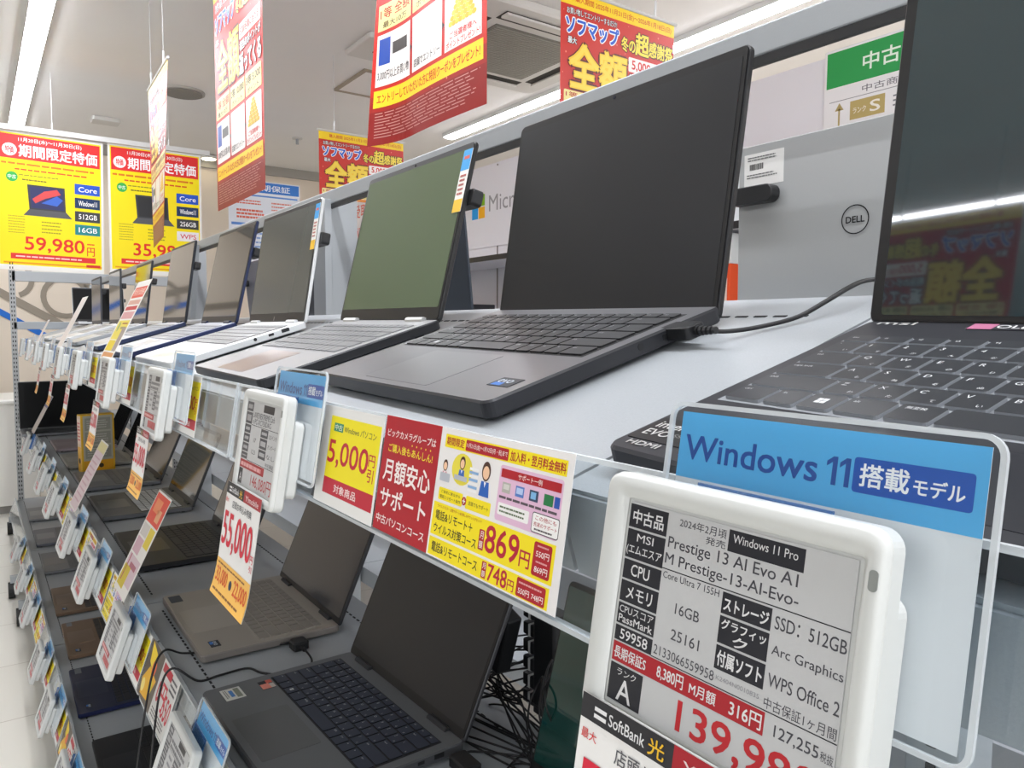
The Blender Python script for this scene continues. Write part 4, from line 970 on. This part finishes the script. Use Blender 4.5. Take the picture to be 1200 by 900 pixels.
laptop(shelfM(2, .030, 3.26, -.0), .312, .225, radians(113), .21, 'beige-decked laptop left of the yellow box', group=LG2, deck='9a9890', lid='2e3033', key='85847e', screen='121314', srough=.1, sensor=False)
laptop(shelfM(2, .030, 3.72, -.0), .312, .225, radians(113), .21, 'pinkish grey laptop left behind the yellow box', group=LG2, deck='a89a9e', lid='2e3033', key='908589', screen='121314', srough=.1, sensor=False)
laptop(frameM(V(.335, 4.14, Z2), (1, 0, 0), (0, 1, 0), (0, 0, 1)), .34, .225, radians(97), .235, 'laptop with large black screen facing the camera, far end of middle shelf', group=LG2, deck='7a7c7e', lid='9a9b9b', key='5a5c5e', screen='040506', srough=.5, sspec=.2, bez=.004, bezb=.008, sensor=False)
laptop(shelfM(2, .03, .485, .0), .325, .235, radians(105), .22, 'laptop with green reflection tinted into its glossy screen behind the foreground price tag', group=LG2, deck='3a3b3e', lid='1a1b1d', key='2a2b2e', screen='0c3a34', srough=.04, sspec=.9, bez=.004, coat=.5, sensor=False)  # green of the reflection is put into the screen's base colour
# bottom shelf
laptop(shelfM(3, .024, 1.86, -.01), .325, .225, radians(112), .21, 'black laptop on the bottom shelf at the picture edge', group=LG3, deck='26272b', lid='1a1b1d', key='1a1b1e', screen='101113', srough=.2, sensor=False)
laptop(shelfM(3, .016, 2.334, -.0206), .312, .222, radians(112), .21, 'navy laptop on the bottom shelf', group=LG3, deck='262c46', lid='1c2038', key='181a22', screen='101113', srough=.2, sensor=False, edge='16204a', stick=(('evo_sticker', intel_sticker(), .105, .036), ('spec_label', Sheet(36, 16, '6a6f74').begin(), -.150, .030)))
laptop(shelfM(3, .031, 2.747, -.017), .312, .222, radians(112), .21, 'nearer brown laptop on the bottom shelf', group=LG3, deck='7d6550', lid='5a4a3c', key='2a2724', screen='101113', srough=.2, sensor=False, stick=(('evo_sticker', intel_sticker(), .105, .036), ('spec_label', Sheet(36, 16, '7a7f84').begin(), -.150, .030)))
laptop(shelfM(3, .031, 3.17, -.017), .312, .222, radians(112), .21, 'farther brown laptop on the bottom shelf', group=LG3, deck='7a6450', lid='5a4a3c', key='2a2724', screen='101113', srough=.2, sensor=False, stick=(('evo_sticker', intel_sticker(), .105, .036),))
laptop(shelfM(3, .031, 3.72, -.01), .312, .222, radians(112), .21, 'grey laptop with pale touchpad on the bottom shelf', group=LG3, deck='7a7b7c', lid='505254', key='606263', touch='6c6a66', screen='101113', srough=.2, sensor=False)
laptop(shelfM(3, .031, 4.2, -.01), .312, .222, radians(112), .21, 'slate grey laptop on the bottom shelf, farthest but one', group=LG3, deck='696c74', lid='505254', key='606263', screen='101113', srough=.2, sensor=False)
laptop(shelfM(3, .031, 4.75, -.01), .312, .222, radians(112), .21, 'dim grey laptop at the far end of the bottom shelf', group=LG3, deck='808284', lid='505254', key='606263', screen='101113', srough=.2, sensor=False)

# laptops facing the other aisle (their lid backs are seen)
def backM(y, yaw, x=.012):
    M = shelfM(1, x, 0, yaw)
    F = Matrix.Diagonal((-1, -1, 1, 1))        # turn by pi about the vertical axis through (XM/2, y)
    T = Matrix.Translation((XM, 2*y, 0)) if False else Matrix.Translation((XM, y, 0))
    return T @ F @ M
OG = 'laptops facing the other aisle'
laptop(backM(.444, 0), .30, .225, radians(108), .202, 'light grey laptop seen from behind with round logo and white label', group=OG, deck='a0a2a3', lid='b9bbbb', key='606060', screen='101113', logo=m_logo('dell'), sensor=False)
# its sensor: pill-shaped block on the lid corner
laptop(backM(1.36, .0), .312, .22, radians(113), .215, 'dark blue-grey laptop seen from behind between the two big screens', group=OG, deck='2a2e36', lid='2f3640', key='202020', screen='101113')
laptop(backM(1.92, .0), .312, .22, radians(113), .215, 'dark laptop seen from behind, right of the tall grey upright', group=OG, deck='2a2e36', lid='343942', key='202020', screen='101113')
laptop(backM(2.45, .0), .312, .22, radians(113), .205, 'violet-grey laptop seen from behind, beyond the tall grey upright', group=OG, deck='77777f', lid='73747f', key='404044', screen='101113')
laptop(backM(3.6, .0), .312, .22, radians(113), .205, 'silver laptop seen from behind near the far end of the shelf', group=OG, deck='9a9c9e', lid='a9acae', key='404044', screen='101113')

# sensor block on the back of the light grey laptop
for o in list(COL.objects):
    if o.get('label', '').startswith('light grey laptop seen from behind'):
        for c in o.children:
            if c.name.startswith('lid'):
                MB().rbox(.30/2-.058, .202-.070, -.022, .30/2+.006, .202-.050, -.0055, .009, m_black, ch=.001).build('security_sensor', c)

# ------------------------------------------------------------------ things on the shelves
t = empty('spec_box', Matrix.Translation(V(.345, 3.05, Z2)) @ Matrix.Rotation(radians(10), 4, 'Z'), label='yellow-edged box with grey label panels standing on the middle shelf', cat='box')
MB().box(-.055, -.02, 0, .055, .02, .205, mat('box_yellow', 'd8a81c', .5)).build('carton', t, bevel=.002)
s = Sheet(96, 196, 'a8a594').begin()
for i in range(3): s.rect(6, 8+i*50, 90, 52+i*50, '8f8d80'); s.lines(12, 14+i*50, 84, 46+i*50, 4, 'c0bdae', 2, .3)
s.rect(0, 160, 96, 196, 'd89a18', 1); s.circ(26, 176, 10, '2a2418', 2); s.circ(56, 180, 8, '3a2c18', 2)
s.build('front_label', t, frameM((-.048, -.021, .2), (1, 0, 0), (0, 0, 1), (0, -1, 0)))
s = Sheet(36, 196, 'd8c0a8').begin(); s.rect(2, 10, 34, 100, 'e0cabe'); s.lines(4, 20, 32, 90, 6, 'c05050', 2); s.rect(0, 110, 36, 196, 'e0a830'); s.circ(18, 160, 10, '2a2418', 2)
s.build('side_label', t, frameM((-.0555, .018, .2), (0, -1, 0), (0, 0, 1), (-1, 0, 0)))

# ------------------------------------------------------------------ cables, plugs, power strips
def smooth(pts, n=8):
    P = [Vector(p) for p in pts]; P = [P[0]]+P+[P[-1]]; o = []
    for i in range(1, len(P)-2):
        a, b, c, d = P[i-1:i+3]
        for k in range(n):
            t = k/n; o.append(.5*((2*b)+(c-a)*t+(2*a-5*b+4*c-d)*t*t+(3*b-a-3*c+d)*t**3))
    o.append(P[-2]); return o
def cable(pts, lab, r=.0018, group=None, m=None, name='charging_cable'):
    o = MB().tube(smooth([V(*p) for p in pts]), r, m or m_cable, 6).build(name, smooth=True)
    return tag(o, lab, 'cable', group)
# charger at the big centre laptop
cable([(.428, .352, .0), (.436, .345, .0), (.455, .335, .003), (.475, .318, .010), (.492, .307, .021), (.51, .301, .031), (.53, .300, .037), (.56, .298, .040), (.62, .28, .045)], 'black charging cable running over the shelf from the big laptop to the right')
t = empty('charger_plug', Matrix.Translation(V(.418, .372, -.001)), label='black charger plug with ribbed sleeve in the side of the big laptop', cat='plug')
PM = frameM((0, 0, 0), Vector((-.08, -1, .02)).normalized(), Vector((cos(T1), -.08, sin(T1))).normalized(), Vector((-sin(T1), 0, cos(T1))))
MB().rbox(-.022, -.009, -.004, .014, .009, .006, .003, m_black, ch=.001, M=PM).build('plug_body', t)
mb = MB()
for i in range(5): mb.cyl(PM @ Vector((.014+i*.004, 0, .001)), PM @ Vector((.0165+i*.004, 0, .001)), .0038-.0003*i, m_black, 8)
mb.build('strain_relief', t)
# middle shelf cables
z = Z2+.003
cable([(.405, 1.155, z+.01), (.37, 1.18, z), (.335, 1.20, z), (.30, 1.24, z), (.275, 1.22, z), (.245, 1.22, z+.005), (.215, 1.20, -.485), (.195, 1.19, -.52), (.17, 1.16, -.62), (.15, 1.12, -.72), (.145, 1.10, -.80)], 'thin black cable hanging over the middle shelf front, left of the pair', r=.0017)
cable([(.405, 1.128, z+.006), (.402, 1.085, z), (.365, 1.06, z), (.33, 1.09, z), (.315, 1.12, z), (.275, 1.12, z), (.245, 1.12, z), (.213, 1.13, -.485), (.195, 1.13, -.52), (.175, 1.10, -.62), (.16, 1.07, -.72), (.15, 1.0, -.80)], 'thin black cable hanging over the middle shelf front, right of the pair', r=.0017)
t = empty('cable_dongle', Matrix.Translation(V(.405, 1.150, Z2+.001)), label='round black connector at the side of the beige laptop', cat='plug')
MB().rbox(-.013, -.014, 0, .013, .012, .014, .005, m_black, ch=.002).build('plug_body', t); MB().cyl((0, -.014, .007), (0, -.026, .006), .003, m_black, 8).build('strain_relief', t)
t = empty('charger_plug', Matrix.Translation(V(.445, .715, Z2+.001)), label='black charger plug at the rear side of the large charcoal laptop', cat='plug')
MB().rbox(-.012, -.022, 0, .012, .016, .014, .004, m_black, ch=.002).build('plug_body', t); MB().cyl((0, -.02, .007), (.01, -.04, .006), .0035, m_black, 8).build('strain_relief', t)
rnd = random.Random(11)
for i in range(13):
    y0 = .70+.10*rnd.random(); zt = -.40-.10*rnd.random(); pts = [(.598, .79, zt)]
    yb = .62+.28*rnd.random(); xb = .50+.07*rnd.random()
    pts += [(.575-.03*rnd.random(), .80+.05*rnd.random(), zt-.02), (.55, .72+.14*rnd.random(), -.46-.03*rnd.random()), (xb, yb, -.49-.015*rnd.random()), (xb-.05*rnd.random(), yb-.06, Z2+.003), (.45+.06*rnd.random(), yb-.12+.2*rnd.random(), Z2+.003), (.56, .55+.1*rnd.random(), Z2+.003)]
    cable(pts, 'one of the tangled black cables below the power strip behind the large charcoal laptop', r=.0013, group='tangled cables behind the charcoal laptop')
for i in range(7):
    cx, cy, cz, R = .53+.05*rnd.random(), .60+.11*rnd.random(), -.455+.02*rnd.random(), .030+.022*rnd.random(); tl = rnd.random()*.8
    pts = [(cx+R*cos(a)*sin(tl)+.01*sin(2*a), cy+R*cos(a)*cos(tl), cz+R*.85*sin(a)) for a in [k*.55 for k in range(13)]]
    cable(pts, 'looped black cable in the tangle behind the large charcoal laptop', r=.0013, group='cable loops behind the charcoal laptop')
def strip(x, y, ztop, zbot, n, lab):
    t = empty('power_strip', Matrix.Translation(V(x, y, zbot)), label=lab, cat='power strip')
    h = ztop-zbot
    MB().rbox(-.016, -.022, 0, .016, .022, h, .004, m_black, ch=.002).build('strip_body', t)
    for i in range(n):
        zz = h*(i+.6)/n
        mb = MB().rbox(-.014, .022, zz-.008, .014, .048, zz+.008, .004, m_black, ch=.001); mb.box(-.0145, .030, zz-.0084, .0145, .034, zz+.0084, m_white); mb.build('plug', t)
strip(.60, .745, -.365, -.505, 6, 'black power strip full of plugs hanging behind the large charcoal laptop')
strip(.585, 2.60, -.31, -.45, 6, 'distant black power strip between the middle shelf screens')
t = empty('power_adapter', Matrix.Translation(V(.555, .80, -.42)), label='flat black power adapter with a yellow tip leaning by the cable tangle', cat='adapter')
MB().box(-.012, -.018, -.03, .012, .018, .055, m_black, M=Matrix.Rotation(radians(18), 4, 'X')).build('adapter_body', t, bevel=.003)
MB().box(-.013, .016, -.028, .013, .0215, -.018, mat('tip_yellow', 'd8b020', .5)).build('yellow_tip', t)

# ------------------------------------------------------------------ wall fixture in the next aisle
FX = 2.3
m_fx = mat('fixture_white', 'e9e8ec', .6)
t = empty('wall_fixture', Matrix.Translation((FX, 2.6, 0)), label='tall white panelled display fixture across the next aisle', cat='display fixture')
MB().box(0, -3.4, 0, .05, 3.2, H+.89, m_fx).build('back_panel', t)
mb = MB()
for y in (-2.1, -1.15, -.2, .75, 1.7, 2.65): mb.box(-.004, y, 0, 0, y+.008, H+.88, mat('fixture_gap', '8f8a86', .7))
mb.build('panel_joint', t)
MB().box(-.35, -3.4, H-.15, 0, 3.2, H-.12, m_fx).build('shelf', t)
MB().box(-.30, -3.4, H+.33, 0, 3.2, H+.35, m_fx).build('shelf', t)
MB().box(-.304, -3.4, H+.328, -.30, 3.2, H+.352, m_black).build('shelf_edge', t)
MB().box(-.37, -3.4, H-.60, 0, 3.2, H-.57, m_fx).build('shelf', t)
MB().box(-.4, -3.4, 0, 0, 3.2, .2, m_fx).build('base', t)
def on_fix(s, y, z, name, lab, cat):
    o = s.build(name, None, frameM(V(FX-.006, y, z), (0, -1, 0), (0, 0, 1), (-1, 0, 0))); return tag(o, lab, cat)
s = Sheet(620, 460, 'f0efee').begin(); s.rect(8, 8, 612, 120, '1fa04c'); s.text('中古商品の状態', 130, 38, 560, 90, 'eafaea', 2, bold=.03)
s.text('中古商品の状態', 130, 134, 400, 156, '77777a', 2); s.rect(20, 164, 600, 166, '8a8a8a', 2)
s.rect(52, 190, 58, 440, 'b8a468', 2); s.poly([(40, 196), (55, 172), (70, 196)], 'b8a468', 2)
for i, c in enumerate('SABC'):
    y = 176+i*68; s.rect(92, y, 205, y+58, 'bda868', 2); s.text('ランク', 102, y+22, 145, y+40, 'f4efe0', 3); s.text(c, 158, y+12, 190, y+46, 'f8f4e8', 3, bold=.02); s.lines(230, y+8, 560, y+50, 3, '808084', 2, .35)
on_fix(s, 1.46, .905, 'grade_sign', 'white sign with green header explaining used-goods grades behind the top beam', 'sign')
s = Sheet(900, 420, 'e9e9ec').begin()
q = 62
for i, (dx, dy, c) in enumerate(((0, 0, 'f25022'), (1, 0, '7fba00'), (0, 1, '00a4ef'), (1, 1, 'ffb900'))): s.rect(60+dx*(q+5), 130+dy*(q+5), 60+dx*(q+5)+q, 130+dy*(q+5)+q, c)
s.text('Microsoft', 230, 145, 740, 232, '9a9a9c', 2, bold=0)
on_fix(s, 3.66, .87, 'brand_sign', 'white brand sign with four coloured squares and grey lettering', 'sign')
s = Sheet(560, 330, 'f2e9e2').begin(); s.text('店頭受取', 20, 40, 540, 130, 'e0603c', 2, bold=.02); s.text('お持ち帰り', 20, 200, 540, 300, 'e0603c', 2, bold=.02); s.rect(230, 0, 240, 330, 'b0a8a0', 2)
on_fix(s, 5.5, .93, 'notice_sign', 'white notice with orange-red lettering seen left of the tall green-screened laptop', 'sign')
def carton(x, y, z, sx, sy, sz, c, lab, band=None):
    t = empty('carton', Matrix.Translation(V(x, y, z)), label=lab, cat='box', group='boxes on the fixture shelves')
    MB().box(-sx/2, -sy/2, 0, sx/2, sy/2, sz, mat('carton_'+c, c, .5)).build('body', t, bevel=.003)
    if band: MB().box(-sx/2-.001, -sy/2+.01, sz*.62, -sx/2, sy/2-.01, sz*.86, mat('carton_'+band, band, .5)).build('label_band', t)
carton(2.1, 1.66, -.12, .18, .13, .34, 'e8521c', 'orange box on the fixture shelf left of the light grey laptop', 'f0d8c8')
carton(2.1, 1.66, .2205, .16, .12, .10, 'd8dcd8', 'small white box stacked on the orange box', '9aa09c')
carton(2.1, 1.66, .352, .18, .14, .17, 'e8ecee', 'white box with blue band above the orange box', '4a90d8')
carton(2.1, 1.83, -.12, .18, .14, .25, 'd8dad8', 'plain white box beside the orange box', 'b04030')
carton(2.1, 3.3, -.12, .2, .14, .25, '2c2c30', 'dark box on the fixture shelf behind the dark blue-grey laptop', '6a7a90')
carton(2.1, 2.98, -.12, .2, .12, .16, 'cfd6dc', 'pale box on the fixture shelf beside the dark box', '3a8ad0')
carton(2.1, 4.6, -.12, .2, .2, .28, '3a3c44', 'charcoal box on the fixture shelf, farthest of its row', '9aa0a8')
# blue-white poster towards the far wall
s = Sheet(560, 760, 'e8ecf2').begin(); s.rect(8, 8, 552, 90, '2a78d0'); s.text('長期保証', 180, 26, 480, 74, 'f0f6fc', 2, bold=.03); s.rect(20, 110, 540, 122, '5a90d8'); s.lines(60, 150, 260, 190, 2, 'e06a50', 2, .5); s.lines(330, 150, 520, 230, 3, 'e0806a', 2, .4)
s.lines(60, 220, 280, 300, 3, 'e06a50', 2, .6); s.rect(20, 330, 540, 350, '5a8ad0', 2); s.circ(60, 410, 26, '2a78d0', 2); s.lines(110, 390, 500, 560, 5, '8aa8d8', 2, .4)
o = s.build('warranty_poster', None, frameM(V(1.62, 6.0, 1.15), (1, 0, 0), (0, 0, 1), (0, -1, 0))); tag(o, 'white poster with blue header far behind the slanted red poster', 'poster')
mb = MB()
mb2 = empty('poster_stand', Matrix.Translation((1.9, 6.04, 0)), label='thin grey stand carrying the blue and white poster', cat='stand')
MB().cyl((0, 0, .02), (0, 0, H+1.16), .012, m_steel, 8).build('pole', mb2); MB().cyl((0, 0, 0), (0, 0, .02), .18, m_steel, 20).build('foot', mb2)

# ------------------------------------------------------------------ world and view
w = bpy.data.worlds.new('world'); scene.world = w; w.use_nodes = True
bg = w.node_tree.nodes['Background']; bg.inputs[0].default_value = (.93, .95, 1., 1); bg.inputs[1].default_value = 1.5
scene.view_settings.view_transform = 'Standard'; scene.view_settings.look = 'None'
scene.view_settings.exposure = .62; scene.view_settings.gamma = 1; scene.view_settings.use_curve_mapping = False
scene.cycles.use_denoising = True
scene.cycles.max_bounces = 8; scene.cycles.transparent_max_bounces = 24; scene.cycles.glossy_bounces = 4; scene.cycles.diffuse_bounces = 3
